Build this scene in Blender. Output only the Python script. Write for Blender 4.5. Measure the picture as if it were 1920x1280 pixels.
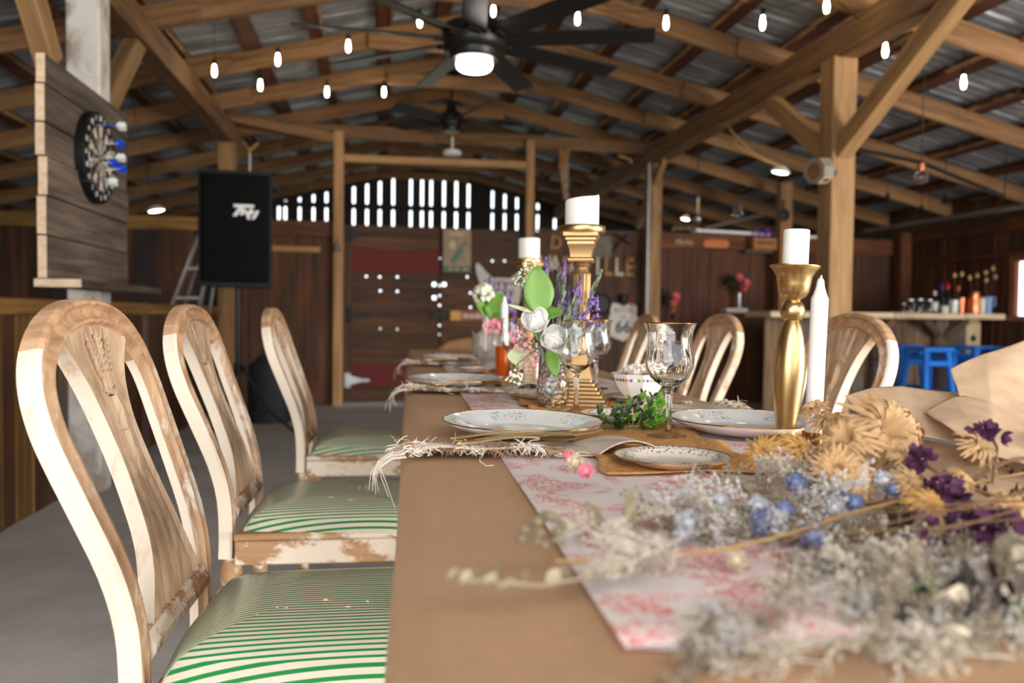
import bpy, math, random
from mathutils import Vector as V, Matrix, Euler
random.seed(7)
R = math.radians
S = bpy.context.scene
COL = S.collection
for o in list(bpy.data.objects): bpy.data.objects.remove(o)

# ------------------------------------------------------------------ camera
F, H = 1500.0, .97                    # focal length in pixels of the 1920 x 1280 photograph, lens height
YAW, PITCH, ROLL = R(9), R(1.86), R(.69)
fw = V((math.sin(YAW)*math.cos(PITCH), math.cos(YAW)*math.cos(PITCH), -math.sin(PITCH)))
r0 = V((math.cos(YAW), -math.sin(YAW), 0)); u0 = r0.cross(fw)
rt = math.cos(ROLL)*r0 + math.sin(ROLL)*u0
up = math.cos(ROLL)*u0 - math.sin(ROLL)*r0
CAM = V((0, 0, H))
cd = bpy.data.cameras.new('camera'); cam = bpy.data.objects.new('camera', cd); COL.objects.link(cam)
mt = Matrix((rt, up, -fw)).transposed().to_4x4(); mt.translation = CAM
cam.matrix_world = mt
cd.sensor_width = 36; cd.lens = 36*F/1920; cd.clip_start = .05; cd.clip_end = 300
cd.dof.use_dof = True; cd.dof.focus_distance = 1.33; cd.dof.aperture_fstop = 3.2
S.camera = cam
def ray(x, y): return fw + rt*((x-960)/F) - up*((y-640)/F)
def on(x, y, ax, v):                  # the world point at distance where coordinate ax equals v
    r = ray(x, y); return CAM + r*((v-CAM[ax])/r[ax])
def oX(x, y, v): return on(x, y, 0, v)
def oY(x, y, v): return on(x, y, 1, v)
def oZ(x, y, v): return on(x, y, 2, v)

# ------------------------------------------------------------------ light and exposure
S.view_settings.view_transform = 'Standard'; S.view_settings.look = 'None'
S.view_settings.exposure = 0.62; S.view_settings.gamma = 1; S.view_settings.use_curve_mapping = False
w = bpy.data.worlds.new('world'); S.world = w; w.use_nodes = True
bg = w.node_tree.nodes['Background']; bg.inputs[0].default_value = (.86, .94, 1, 1); bg.inputs[1].default_value = 2.2
def area(name, loc, tgt, sx, sy, power, col=(1, .95, .88)):
    l = bpy.data.lights.new(name, 'AREA'); l.shape = 'RECTANGLE'; l.size = sx; l.size_y = sy; l.energy = power; l.color = col
    o = bpy.data.objects.new(name, l); COL.objects.link(o); o.location = loc
    o.rotation_euler = (V(tgt)-V(loc)).to_track_quat('-Z', 'Y').to_euler(); return o
# daylight through the open end of the barn behind the camera and through its open right side, plus an added overhead fill
area('daylight_barn_door', (-1.6, -2.6, 1.5), (-.1, 2.2, .7), 2.6, 2.0, 46)
area('overhead_fill', (-.4, -2.2, 3.1), (.2, 2.6, .5), 4.5, 1.6, 88, (1, .96, .91))  # added fill for the table and floor, no opening up there
area('daylight_side_opening', (5.6, -.6, 1.6), (1.5, 3.5, 1.6), 2.0, 3.5, 400, (1, .94, .86))

# ------------------------------------------------------------------ object helpers
def thing(name, label, cat, loc=(0, 0, 0), rz=0, group=None, rot=None):
    o = bpy.data.objects.new(name, None); COL.objects.link(o); o.empty_display_size = .1
    o.location = loc; o.rotation_euler = rot if rot else (0, 0, rz)
    o['label'] = label; o['category'] = cat; o['kind'] = 'thing'
    if group: o['group'] = group
    return o
def tag(o, label, cat, group=None):
    o['label'] = label; o['category'] = cat; o['kind'] = 'thing'
    if group: o['group'] = group
    return o
def stru(name, label=None):
    o = bpy.data.objects.new(name, None); COL.objects.link(o); o['kind'] = 'structure'
    return o
def stuff(o): o['kind'] = 'stuff'; return o
def copy_tree(o, parent=None):
    c = o.copy(); COL.objects.link(c)
    if parent: c.parent = parent
    for ch in list(o.children): copy_tree(ch, c)
    return c
def link(name, me, parent=None, loc=None, rot=None, m=None):
    o = bpy.data.objects.new(name, me); COL.objects.link(o)
    if parent: o.parent = parent
    if loc is not None: o.location = loc
    if rot is not None: o.rotation_euler = rot
    if m is not None: o.matrix_local = m
    return o

class MB:
    def __init__(s): s.v = []; s.f = []; s.m = []; s.mi = 0
    def add(s, vs, fs, T=None):
        k = len(s.v)
        s.v += [tuple(T @ V(p)) if T else tuple(p) for p in vs]
        s.f += [tuple(i+k for i in f) for f in fs]; s.m += [s.mi]*len(fs)
        return s
    def box(s, a, b, T=None, bev=0):
        x0, y0, z0 = a; x1, y1, z1 = b
        if not bev:
            vs = [(x, y, z) for x in (x0, x1) for y in (y0, y1) for z in (z0, z1)]
            return s.add(vs, [(0, 1, 3, 2), (4, 6, 7, 5), (0, 4, 5, 1), (2, 3, 7, 6), (0, 2, 6, 4), (1, 5, 7, 3)], T)
        # chamfered box: 24 vertices
        vs = []; idx = {}
        for ix, x in enumerate((x0, x1)):
            for iy, y in enumerate((y0, y1)):
                for iz, z in enumerate((z0, z1)):
                    sx, sy, sz = (1-2*ix)*bev, (1-2*iy)*bev, (1-2*iz)*bev
                    for k, p in enumerate(((x, y+sy, z+sz), (x+sx, y, z+sz), (x+sx, y+sy, z))):
                        idx[(ix, iy, iz, k)] = len(vs); vs.append(p)
        I = lambda *a: idx[a]
        fs = []
        for i in (0, 1):
            q = [I(i, 0, 0, 0), I(i, 0, 1, 0), I(i, 1, 1, 0), I(i, 1, 0, 0)]; fs.append(q if i == 0 else q[::-1])
            q = [I(0, i, 0, 1), I(1, i, 0, 1), I(1, i, 1, 1), I(0, i, 1, 1)]; fs.append(q if i == 0 else q[::-1])
            q = [I(0, 0, i, 2), I(0, 1, i, 2), I(1, 1, i, 2), I(1, 0, i, 2)]; fs.append(q if i == 0 else q[::-1])
        for i in (0, 1):
            for j in (0, 1):
                fs.append([I(i, j, 0, 0), I(i, j, 1, 0), I(i, j, 1, 1), I(i, j, 0, 1)])
                fs.append([I(i, 0, j, 0), I(i, 1, j, 0), I(i, 1, j, 2), I(i, 0, j, 2)])
                fs.append([I(0, i, j, 1), I(1, i, j, 1), I(1, i, j, 2), I(0, i, j, 2)])
        for i in (0, 1):
            for j in (0, 1):
                for k in (0, 1): fs.append([I(i, j, k, 0), I(i, j, k, 1), I(i, j, k, 2)])
        return s.add(vs, fs, T)
    def lathe(s, prof, n=32, T=None, mod=None, cap=True):
        vs = []; fs = []
        for (r, z) in prof:
            for i in range(n):
                a = 2*math.pi*i/n; q = r*(mod(a, r, z) if mod else 1)
                vs.append((q*math.cos(a), q*math.sin(a), z))
        for j in range(len(prof)-1):
            for i in range(n):
                fs.append((j*n+i, j*n+(i+1) % n, (j+1)*n+(i+1) % n, (j+1)*n+i))
        if cap:
            fs.append(tuple(range(n))[::-1]); k = (len(prof)-1)*n; fs.append(tuple(range(k, k+n)))
        return s.add(vs, fs, T)
    def tube(s, pts, r, n=6, closed=False, T=None, cap=True):
        pts = [V(p) for p in pts]; m = len(pts); vs = []; fs = []
        rr = r if hasattr(r, '__len__') else [r]*m
        prev = None
        for i, p in enumerate(pts):
            a = pts[(i-1) % m] if (closed or i > 0) else p; b = pts[(i+1) % m] if (closed or i < m-1) else p
            t = (b-a).normalized()
            if prev is None:
                x = t.cross(V((0, 0, 1)))
                if x.length < .1: x = t.cross(V((1, 0, 0)))
            else: x = prev - t*prev.dot(t)
            x.normalize(); prev = x; y = t.cross(x)
            for k in range(n):
                an = 2*math.pi*k/n; vs.append(tuple(p + (x*math.cos(an)+y*math.sin(an))*rr[i]))
        L = m if closed else m-1
        for i in range(L):
            j = (i+1) % m
            for k in range(n): fs.append((i*n+k, i*n+(k+1) % n, j*n+(k+1) % n, j*n+k))
        if cap and not closed:
            fs.append(tuple(range(n))[::-1]); fs.append(tuple(range((m-1)*n, m*n)))
        return s.add(vs, fs, T)
    def ball(s, c, r, n=10, m=6, T=None):
        rx, ry, rz = r if hasattr(r, '__len__') else (r, r, r)
        vs = [(c[0], c[1], c[2]-rz)]; fs = []
        for j in range(1, m):
            ph = -math.pi/2+math.pi*j/m
            for i in range(n):
                a = 2*math.pi*i/n
                vs.append((c[0]+rx*math.cos(ph)*math.cos(a), c[1]+ry*math.cos(ph)*math.sin(a), c[2]+rz*math.sin(ph)))
        vs.append((c[0], c[1], c[2]+rz))
        for i in range(n): fs.append((0, 1+(i+1) % n, 1+i)); k = 1+(m-2)*n; fs.append((len(vs)-1, k+i, k+(i+1) % n))
        for j in range(m-2):
            for i in range(n): a = 1+j*n; fs.append((a+i, a+(i+1) % n, a+n+(i+1) % n, a+n+i))
        return s.add(vs, fs, T)
    def prism(s, poly, d0, d1, T=None):     # polygon in xy extruded along z
        n = len(poly)
        vs = [(x, y, d0) for x, y in poly]+[(x, y, d1) for x, y in poly]
        fs = [tuple(range(n))[::-1], tuple(range(n, 2*n))]+[(i, (i+1) % n, n+(i+1) % n, n+i) for i in range(n)]
        return s.add(vs, fs, T)
    def grid(s, nu, nv, fn, T=None, th=0):
        vs = [fn(i/nu, j/nv) for j in range(nv+1) for i in range(nu+1)]
        fs = [(j*(nu+1)+i, j*(nu+1)+i+1, (j+1)*(nu+1)+i+1, (j+1)*(nu+1)+i) for j in range(nv) for i in range(nu)]
        return s.add(vs, fs, T)
    def mesh(s, name, mats, smooth=None):
        me = bpy.data.meshes.new(name); me.from_pydata(s.v, [], s.f)
        for m in (mats if isinstance(mats, (list, tuple)) else [mats]): me.materials.append(m)
        if any(s.m): me.polygons.foreach_set('material_index', s.m)
        if smooth:
            me.polygons.foreach_set('use_smooth', [True]*len(me.polygons))
            if smooth < 180: me.set_sharp_from_angle(angle=R(smooth))
        me.update(); return me
    def build(s, name, mats, parent=None, smooth=None, loc=None, rot=None):
        return link(name, s.mesh(name, mats, smooth), parent, loc, rot)
def TR(loc=(0, 0, 0), rot=(0, 0, 0), sc=(1, 1, 1)):
    return Matrix.LocRotScale(V(loc), Euler(rot), V(sc if hasattr(sc, '__len__') else (sc,)*3))
def aim(d, roll=0):                         # rotation taking +Z to direction d
    return V(d).to_track_quat('Z', 'Y').to_matrix().to_4x4() @ Matrix.Rotation(roll, 4, 'Z')
def solid(o, t, off=0):
    m = o.modifiers.new('thickness', 'SOLIDIFY'); m.thickness = t; m.offset = off; return o
def timber(name, p0, p1, w, h, mat, parent=None, upv=(0, 0, 1), bev=.006):
    """a beam from p0 to p1; its mesh lies along local x, so the grain runs along it"""
    p0 = V(p0); p1 = V(p1); x = (p1-p0); L = x.length; x.normalize(); y = V(upv).cross(x)
    if y.length < .01: y = V((0, 1, 0)).cross(x)
    y.normalize(); z = x.cross(y)
    me = MB().box((0, -w/2, -h/2), (L, w/2, h/2), bev=bev).mesh(name, mat)
    m = Matrix((x, y, z)).transposed().to_4x4(); m.translation = p0
    return link(name, me, parent, m=m)

# ------------------------------------------------------------------ materials
class N:
    def __init__(s, name):
        s.m = bpy.data.materials.new(name); s.m.use_nodes = True; s.t = s.m.node_tree; s.b = s.t.nodes['Principled BSDF']
    def n(s, typ, **k):
        nd = s.t.nodes.new(typ)
        for a, b in k.items(): setattr(nd, a, b)
        return nd
    def l(s, a, b): s.t.links.new(a, b)
    def set(s, **k):
        for a, b in k.items():
            i = s.b.inputs[a.replace('_', ' ')]
            if hasattr(b, 'is_linked'): s.l(b, i)
            else: i.default_value = tuple(b)+(1,) if hasattr(b, '__len__') and len(b) == 3 and i.type == 'RGBA' else b
        return s
    def coord(s, sc=(1, 1, 1), rnd=True, rot=(0, 0, 0)):
        c = s.n('ShaderNodeTexCoord'); mp = s.n('ShaderNodeMapping'); mp.inputs['Scale'].default_value = sc; mp.inputs['Rotation'].default_value = rot
        s.l(c.outputs['Object'], mp.inputs['Vector'])
        if rnd:
            oi = s.n('ShaderNodeObjectInfo'); mu = s.n('ShaderNodeMath', operation='MULTIPLY'); mu.inputs[1].default_value = 37
            s.l(oi.outputs['Random'], mu.inputs[0]); s.l(mu.outputs[0], mp.inputs['Location'])
        return mp.outputs[0]
    def noise(s, vec, sc=5, det=4, rough=.55, dist=0):
        nd = s.n('ShaderNodeTexNoise'); nd.inputs['Scale'].default_value = sc; nd.inputs['Detail'].default_value = det
        nd.inputs['Roughness'].default_value = rough; nd.inputs['Distortion'].default_value = dist
        if vec: s.l(vec, nd.inputs['Vector'])
        return nd.outputs[0]
    def ramp(s, fac, stops, const=False):
        nd = s.n('ShaderNodeValToRGB'); e = nd.color_ramp.elements
        if const: nd.color_ramp.interpolation = 'CONSTANT'
        while len(e) < len(stops): e.new(.5)
        for i, (p, c) in enumerate(stops):
            e[i].position = p; e[i].color = tuple(c)+(1,) if hasattr(c, '__len__') else (c, c, c, 1)
        s.l(fac, nd.inputs[0]); return nd.outputs[0]
    def mix(s, fac, a, b, mode='MIX'):
        nd = s.n('ShaderNodeMix', data_type='RGBA', blend_type=mode)
        for v, i in ((fac, 0), (a, 6), (b, 7)):
            if hasattr(v, 'is_linked'): s.l(v, nd.inputs[i])
            else: nd.inputs[i].default_value = tuple(v)+(1,) if hasattr(v, '__len__') else v
        return nd.outputs[2]
    def math(s, op, a, b=0):
        nd = s.n('ShaderNodeMath', operation=op)
        for v, i in ((a, 0), (b, 1)):
            if hasattr(v, 'is_linked'): s.l(v, nd.inputs[i])
            else: nd.inputs[i].default_value = v
        return nd.outputs[0]
    def bump(s, h, st=.3, d=.01):
        nd = s.n('ShaderNodeBump'); nd.inputs['Strength'].default_value = st; nd.inputs['Distance'].default_value = d
        s.l(h, nd.inputs['Height']); s.l(nd.outputs[0], s.b.inputs['Normal']); return s
def sr(r, g, b):                            # sRGB 0-255 to linear
    return tuple((c/12.92 if c <= .04045 else ((c+.055)/1.055)**2.4) for c in (r/255, g/255, b/255))
def plain(name, col, rough=.5, metal=0, var=.0, **k):
    q = N(name); q.set(Roughness=rough, Metallic=metal, **k)
    if var:
        c = q.coord((1, 1, 1)); n = q.noise(c, 14, 4); q.set(Base_Color=q.mix(q.ramp(n, [(.35, 0), (.65, 1)]), [x*(1-var) for x in col], [min(1, x*(1+var)) for x in col]))
    else: q.set(Base_Color=col)
    return q.m
def emit(name, col, st):
    q = N(name); q.set(Base_Color=(0, 0, 0), Emission_Color=col, Emission_Strength=st); return q.m
def wood(name, dark, light, sc=(1.2, 22, 22), rough=.75, var=.35, knots=True, bump=.35, axis='x', white=None):
    q = N(name)
    if axis == 'z': sc = (sc[1], sc[2], sc[0])
    if axis == 'y': sc = (sc[1], sc[0], sc[2])
    c = q.coord(sc)
    g = q.noise(c, 1.6, 6, .62, .4)
    col = q.mix(q.ramp(g, [(.3, 0), (.5, .55), (.68, 1)]), dark, light)
    c2 = q.coord(tuple(x**.5 for x in sc)); g2 = q.noise(c2, 1.3, 3)
    col = q.mix(q.ramp(g2, [(.35, 0), (.7, .55)]), col, [x*.45 for x in dark], 'MIX') if knots else col
    oi = q.n('ShaderNodeObjectInfo')
    hv = q.n('ShaderNodeHueSaturation'); q.l(col, hv.inputs['Color'])
    q.l(q.math('ADD', q.math('MULTIPLY', oi.outputs['Random'], 2*var), 1-var), hv.inputs['Value'])
    col = hv.outputs[0]
    if white:
        wc, lo, hi, ssc = white
        n = q.noise(q.coord(ssc), 1, 6, .68, .25)
        col = q.mix(q.ramp(n, [(lo, 0), (hi, 1)]), col, wc)
    q.set(Base_Color=col, Roughness=rough)
    q.bump(g, bump, .004); return q.m
M = {}
M['beam'] = wood('beam_wood', sr(82, 54, 30), sr(142, 102, 64), (1.0, 16, 16), var=.16, knots=False)
M['rafter'] = wood('rafter_wood', sr(96, 66, 40), sr(158, 116, 76), (1.0, 18, 18), var=.2, knots=False)
M['purlin'] = wood('purlin_wood', sr(52, 24, 12), sr(112, 62, 34), (1.2, 14, 14), var=.25)
M['bark'] = wood('live_edge_wood', sr(120, 88, 56), sr(176, 140, 98), (3, 8, 8), var=.2)
M['post'] = wood('post_wood', sr(110, 80, 48), sr(164, 126, 82), (1.0, 14, 14), var=.1, knots=False)
M['whitepost'] = wood('white_post_wood', sr(150, 128, 108), sr(205, 190, 178), (2, 9, 9), var=.05, white=(sr(216, 210, 204), .40, .56, (3, 5, 5)))
M['pale'] = wood('new_pine', sr(150, 108, 64), sr(196, 152, 104), (1, 20, 20), var=.08, knots=False)
M['wall'] = wood('back_wall_wood', sr(50, 27, 13), sr(104, 62, 32), (1.0, 16, 16), var=.38)
M['wallred'] = wood('back_wall_red_brown', sr(54, 26, 12), sr(118, 64, 32), (1.0, 16, 16), var=.3)
M['doorwood'] = wood('door_wood', sr(50, 30, 15), sr(104, 66, 36), (.8, 16, 16), var=.25)
M['redpaint'] = wood('worn_red_paint', sr(66, 38, 22), sr(84, 48, 28), (.8, 14, 14), var=.15, white=(sr(96, 22, 14), .3, .42, (2.2, 9, 9)))
M['dark'] = wood('dark_gable_wood', sr(38, 30, 26), sr(64, 50, 42), (1, 14, 14), var=.25)
M['yellowwood'] = wood('yellow_board', sr(96, 66, 28), sr(160, 118, 56), (1, 14, 14), var=.25)
M['greywood'] = wood('grey_board', sr(66, 54, 46), sr(120, 104, 92), (1, 14, 14), var=.25)
M['barnwood'] = wood('weathered_barn_board', sr(58, 47, 40), sr(126, 108, 94), (1.1, 20, 20), var=.26)
M['endgrain'] = wood('pale_end_grain', sr(190, 160, 130), sr(226, 200, 172), (12, 12, 30), var=.08, knots=False)
M['bartop'] = wood('bar_top_wood', sr(176, 146, 112), sr(222, 198, 166), (1, 12, 12), var=.08, knots=False, rough=.5)
M['barfront'] = wood('bar_front_wood', sr(66, 48, 34), sr(140, 110, 80), (1, 14, 14), var=.35)
q = N('roof_metal'); c = q.coord((.8, 3, 3)); n = q.noise(c, 2.2, 5, .6); n2 = q.noise(q.coord((4, 4, 4)), 2, 4)
q.set(Base_Color=q.mix(q.ramp(n, [(.35, 0), (.7, 1)]), sr(122, 125, 132), sr(172, 175, 180)), Metallic=.3, Roughness=q.ramp(n2, [(.3, .42), (.7, .62)])); M['roof'] = q.m
q = N('concrete'); c = q.coord((1, 1, 1), False); n = q.noise(c, 1.6, 8, .65); n2 = q.noise(c, 40, 3)
q.set(Base_Color=q.mix(q.ramp(n2, [(.3, .0), (.7, .35)]), q.mix(q.ramp(n, [(.35, 0), (.68, 1)]), sr(164, 160, 156), sr(200, 195, 189)), sr(164, 160, 155)), Roughness=.75); q.bump(n2, .15, .004); M['floor'] = q.m
M['ground'] = plain('ground_outside', sr(150, 150, 120), .9, var=.15)
M['black'] = plain('black_plastic', (.005, .005, .0055), .55, Specular_IOR_Level=.25)
M['blackmetal'] = plain('black_metal', (.015, .014, .014), .4, .3)
M['iron'] = plain('dark_iron', (.014, .014, .016), .55, .4, var=.2)
M['steel'] = plain('grey_steel', (.42, .43, .45), .35, .9, var=.1)
M['aluminium'] = plain('dull_aluminium', (.3, .29, .28), .45, .7, var=.15)
M['white'] = plain('white_plastic', (.8, .8, .78), .45)
M['cable'] = plain('yellow_cable', sr(196, 156, 88), .5)
M['blackcable'] = plain('black_cable', (.01, .01, .01), .6)
M['lampwarm'] = emit('bulb_glow', (1, .78, .5), 30)
M['lampwhite'] = emit('lamp_glow', (1, .93, .82), 12)

# ================================================================== setting
# floor and ground
fl = MB().box((-4.9, -3.2, -.12), (6.2, 14.0, 0)).build('floor', M['floor']); fl['kind'] = 'structure'
gr = MB().box((-60, -60, -.2), (60, 80, -.13)).build('ground', M['ground']); gr['kind'] = 'structure'

# roof
RX, RZ, SL = .66, 3.385, .24               # ridge line and the rafters' slope
XL, XR, Y0, Y1, YG, YW = -4.75, 6.05, -2.4, 14.1, 13.7, 8.65
def roofz(x): return RZ+.21-SL*abs(x-RX)
def rz(x, add=0): return RZ+add-SL*abs(x-RX)
ceil = stru('ceiling')
rys = [-1.9, -.8, .25, 1.35, 2.45, 3.5, 4.62, 5.75, 6.88, 7.92, 9.0, 10.1, 11.2, 12.3, 13.3]
for i, y in enumerate(rys):
    for sd in (-1, 1):
        xb = -1.57 if sd < 0 else 2.9; xe = XL-.3 if sd < 0 else XR+.3
        d1 = xb+sd*.34; d0 = xb-sd*.32; hh = .15
        timber('rafter', (RX, y, rz(RX, hh/2)), (d1, y, rz(d1, hh/2)), .045, hh, M['rafter'], ceil)
        timber('rafter', (d0, y-.048, rz(d0, hh/2)), (xe, y-.048, rz(xe, hh/2)), .045, hh, M['rafter'], ceil)
    a = random.uniform(-.08, .08); L = random.uniform(.55, .85)
    timber('collar_board', (RX-L+a, y-.05, RZ-.15), (RX+L+a, y-.05, RZ-.16), .035, .125, M['rafter'], ceil)
pxs = []
for sd in (-1, 1):
    x = .18
    while RX+sd*x > XL-.2 and RX+sd*x < XR+.3:
        px = RX+sd*x; pxs.append(px); x += .531
        zz = rz(px, .15)+.028
        for (ya, yb) in ((Y0, 5.2), (5.2, Y1)):
            jx = random.uniform(-.03, .03)
            timber('purlin', (px+jx, ya, zz), (px+jx+random.uniform(-.03, .03), yb, zz), .12, .056, M['purlin'], ceil, upv=(-SL*sd*-1, 0, 1))
            # waney bark edge on one side, uneven along the length
            mb = MB(); n = 36; pr = []
            for k in range(n+1):
                t = ya+(yb-ya)*k/n; e = max(.004, .026+.022*math.sin(k*1.7+px*9)+random.uniform(-.018, .018)); pr.append((t, e))
            s2 = -sd if random.random() < .7 else sd
            vs = []; fs = []
            for t, e in pr: vs += [(px+jx+s2*.058, t, zz-.027), (px+jx+s2*(.059+e), t, zz-.012), (px+jx+s2*.058, t, zz+.018)]
            for k in range(n): a = 3*k; fs += [(a, a+1, a+4, a+3), (a+1, a+2, a+5, a+4)]
            o = mb.add(vs, fs).build('bark_edge', M['bark'], ceil); stuff(o)
# sheets: ribbed metal, each its own piece, laid from the eave to the ridge
def sheet_mesh(sd):
    mb = MB(); prof = []; P = .3
    for k in range(3):
        b = k*P
        prof += [(b, 0), (b+.05, .0), (b+.062, .008), (b+.078, .008), (b+.09, 0), (b+.15, 0), (b+.162, .008), (b+.178, .008), (b+.19, 0), (b+.24, 0), (b+.258, .034), (b+.285, .034)]
    prof.append((.905, 0))
    xe = (XL-.35) if sd < 0 else (XR+.35)
    for x in (RX, xe): mb.v += [(x, yy, rz(x, .15)+.056+zz) for yy, zz in prof]
    n = len(prof); mb.f = [(i, i+1, n+i+1, n+i) for i in range(n-1)]; mb.m = [0]*(n-1)
    return mb.mesh('roof_sheet', M['roof'])
for sd in (-1, 1):
    me = sheet_mesh(sd); y = Y0
    while y < Y1:
        o = link('roof_sheet', me, ceil, loc=(0, y, random.uniform(0, .002))); y += .9
rc = MB().add([(RX-.16, Y0, rz(RX-.16, .15)+.088), (RX, Y0, RZ+.15+.095), (RX+.16, Y0, rz(RX+.16, .15)+.088), (RX-.16, Y1, rz(RX-.16, .15)+.088), (RX, Y1, RZ+.15+.095), (RX+.16, Y1, rz(RX+.16, .15)+.088)], [(0, 1, 4, 3), (1, 2, 5, 4)]).build('ridge_cap', M['roof'], ceil); solid(rc, .004)

# timber frame: every post, beam and brace is a thing of its own
def tim(name, label, cat, p0, p1, w, h, mat, group=None, upv=(0, 0, 1)):
    return tag(timber(name, p0, p1, w, h, mat, None, upv), label, cat, group)
BZ = 2.655                                  # underside of the two long beams
tim('beam', 'long brown timber beam under the left roof slope, over the white post', 'beam', (-1.57, Y0, BZ+.09), (-1.57, YW+.1, BZ+.09), .15, .19, M['beam'])
tim('beam', 'long brown timber beam under the right roof slope, over the tall brown post', 'beam', (2.9, Y0, BZ+.09), (2.9, 13.6, BZ+.09), .12, .2, M['beam'])
tim('beam', 'second plank of the right beam, nailed along its far side', 'beam', (2.965, 1.0, BZ+.085), (2.965, 13.6, BZ+.085), .04, .19, M['beam'])
wp = tim('post', 'whitewashed square post behind the dartboard planks', 'post', (-1.57, 4.6, 0), (-1.57, 4.6, BZ), .165, .165, M['whitepost'], upv=(0, 1, 0))
tim('post', 'tall brown square post on the right, rising behind the bar counter edge', 'post', (2.9, 4.86, 0), (2.9, 4.86, BZ), .165, .165, M['post'], upv=(0, 1, 0))
tim('post', 'brown post at the right end of the word on the back wall', 'post', (2.9, 8.5, 0), (2.9, 8.5, BZ), .15, .15, M['post'], upv=(0, 1, 0))
tim('post', 'brown post behind the black loudspeaker under the left beam', 'post', (-1.57, 8.4, 0), (-1.57, 8.4, BZ), .16, .16, M['post'], upv=(0, 1, 0))
def brace(label, X, pa, pb, w=.09, h=.13, mat='post'):
    a = oX(*pa, X); b = oX(*pb, X); return tim('brace', label, 'brace', a, b, w, h, M[mat])
brace('brown diagonal brace from the white post up to the left beam', -1.57, (192, 208), (262, 62))
brace('pale diagonal brace rising above the left edge of the dartboard planks', -1.57, (92, 118), (52, -22))
brace('brown diagonal brace from the tall right post back up to its beam', 2.9, (1552, 286), (1420, 168))
brace('brown diagonal brace from the tall right post forward up to its beam', 2.9, (1572, 290), (1838, -58), .1)
brace('narrow brown brace beside the conduit under the right beam', 2.9, (1196, 424), (1246, 296), .06, .1)
tim('beam', 'brown cross beam between the two long beams above the doors', 'beam', (-1.65, 8.62, 2.875), (3.0, 8.62, 2.845), .05, .14, M['beam'])
tim('brace', 'slim sloping board beside the cross beam near the left conduit', 'brace', oY(425, 216, 8.3), oY(640, 262, 8.55), .04, .1, M['beam'])
# frame that stands over the doors
FRL, FRR = -.49, 1.53
tim('post', 'slim pale post on the left of the double doors', 'post', (FRL, 8.56, 0), (FRL, 8.56, 2.86), .1, .1, M['pale'], upv=(0, 1, 0))
tim('post', 'slim pale post on the right of the double doors', 'post', (FRR, 8.56, 0), (FRR, 8.56, 2.86), .085, .085, M['pale'], upv=(0, 1, 0))
tim('crossbar', 'pale round rail between the slim posts above the doors', 'rail', (FRL+.05, 8.56, 2.585), (FRR-.045, 8.56, 2.59), .06, .075, M['pale'])

# ------------------------------------------------ back wall at YW: boards, doors, plates
def boards_v(par, x0, x1, z0, z1, y, mats, wmin, wmax, th=.022, gap=.0003, ax='x', jit=.005):
    x = x0
    while x < x1-.02:
        w_ = min(random.uniform(wmin, wmax), x1-x); m = random.choice(mats); dy = random.uniform(-jit, jit)
        if ax == 'x': timber('board', (x+w_/2, y+dy, z0), (x+w_/2, y+dy, z1+random.uniform(-.008, .008)), w_-gap, th, m, par, upv=(0, -1, 0), bev=.003)
        else: timber('board', (y+dy, x+w_/2, z0), (y+dy, x+w_/2, z1+random.uniform(-.008, .008)), w_-gap, th, m, par, upv=(1, 0, 0), bev=.002)
        x += w_
wb = stru('wall_back')
ZT = 1.9
boards_v(wb, XL, -1.6, 0, ZT-.07, YW, [M['wall'], M['wall'], M['dark']], .14, .24)
boards_v(wb, -1.6, FRL-.02, 0, ZT-.1, YW, [M['wall'], M['doorwood']], .13, .2)
boards_v(wb, FRR+.05, 2.85, 0, ZT, YW, [M['doorwood']], .15, .22)
boards_v(wb, 2.85, 4.0, 0, ZT-.12, YW, [M['wallred']], .11, .17)
boards_v(wb, 4.0, XR, 0, ZT-.12, YW, [M['wallred'], M['wall']], .11, .17)
timber('top_plank', (XL, YW-.035, ZT-.035), (-1.45, YW-.035, ZT-.035), .04, .14, M['yellowwood'], wb)
timber('top_plank', (-1.55, YW-.035, ZT-.05), (FRL, YW-.035, ZT-.05), .04, .17, M['wall'], wb)
timber('top_plank', (2.9, YW-.035, ZT-.07), (XR, YW-.035, ZT-.09), .04, .17, M['wallred'], wb)
timber('mid_rail', (-1.5, YW-.03, 1.64), (-.68, YW-.03, 1.635), .03, .06, M['pale'], wb)
timber('ledge', (FRR+.1, YW-.02, ZT+.012), (6, YW-.02, ZT-.0), .05, .024, M['greywood'], wb)
lp = MB().box((0, 0, 0), (1.45, .16, .03)).build('pale_panel', M['white'], wb, loc=(3.42, YW-.12, ZT+.03), rot=(0, R(1.5), 0))
M['lightwood'] = M['pale']
MB().box((0, 0, 0), (.75, .03, .03)).build('pale_stick', M['greywood'], wb, loc=(3.5, YW-.16, ZT+.05), rot=(0, R(-14), 0))

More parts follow.
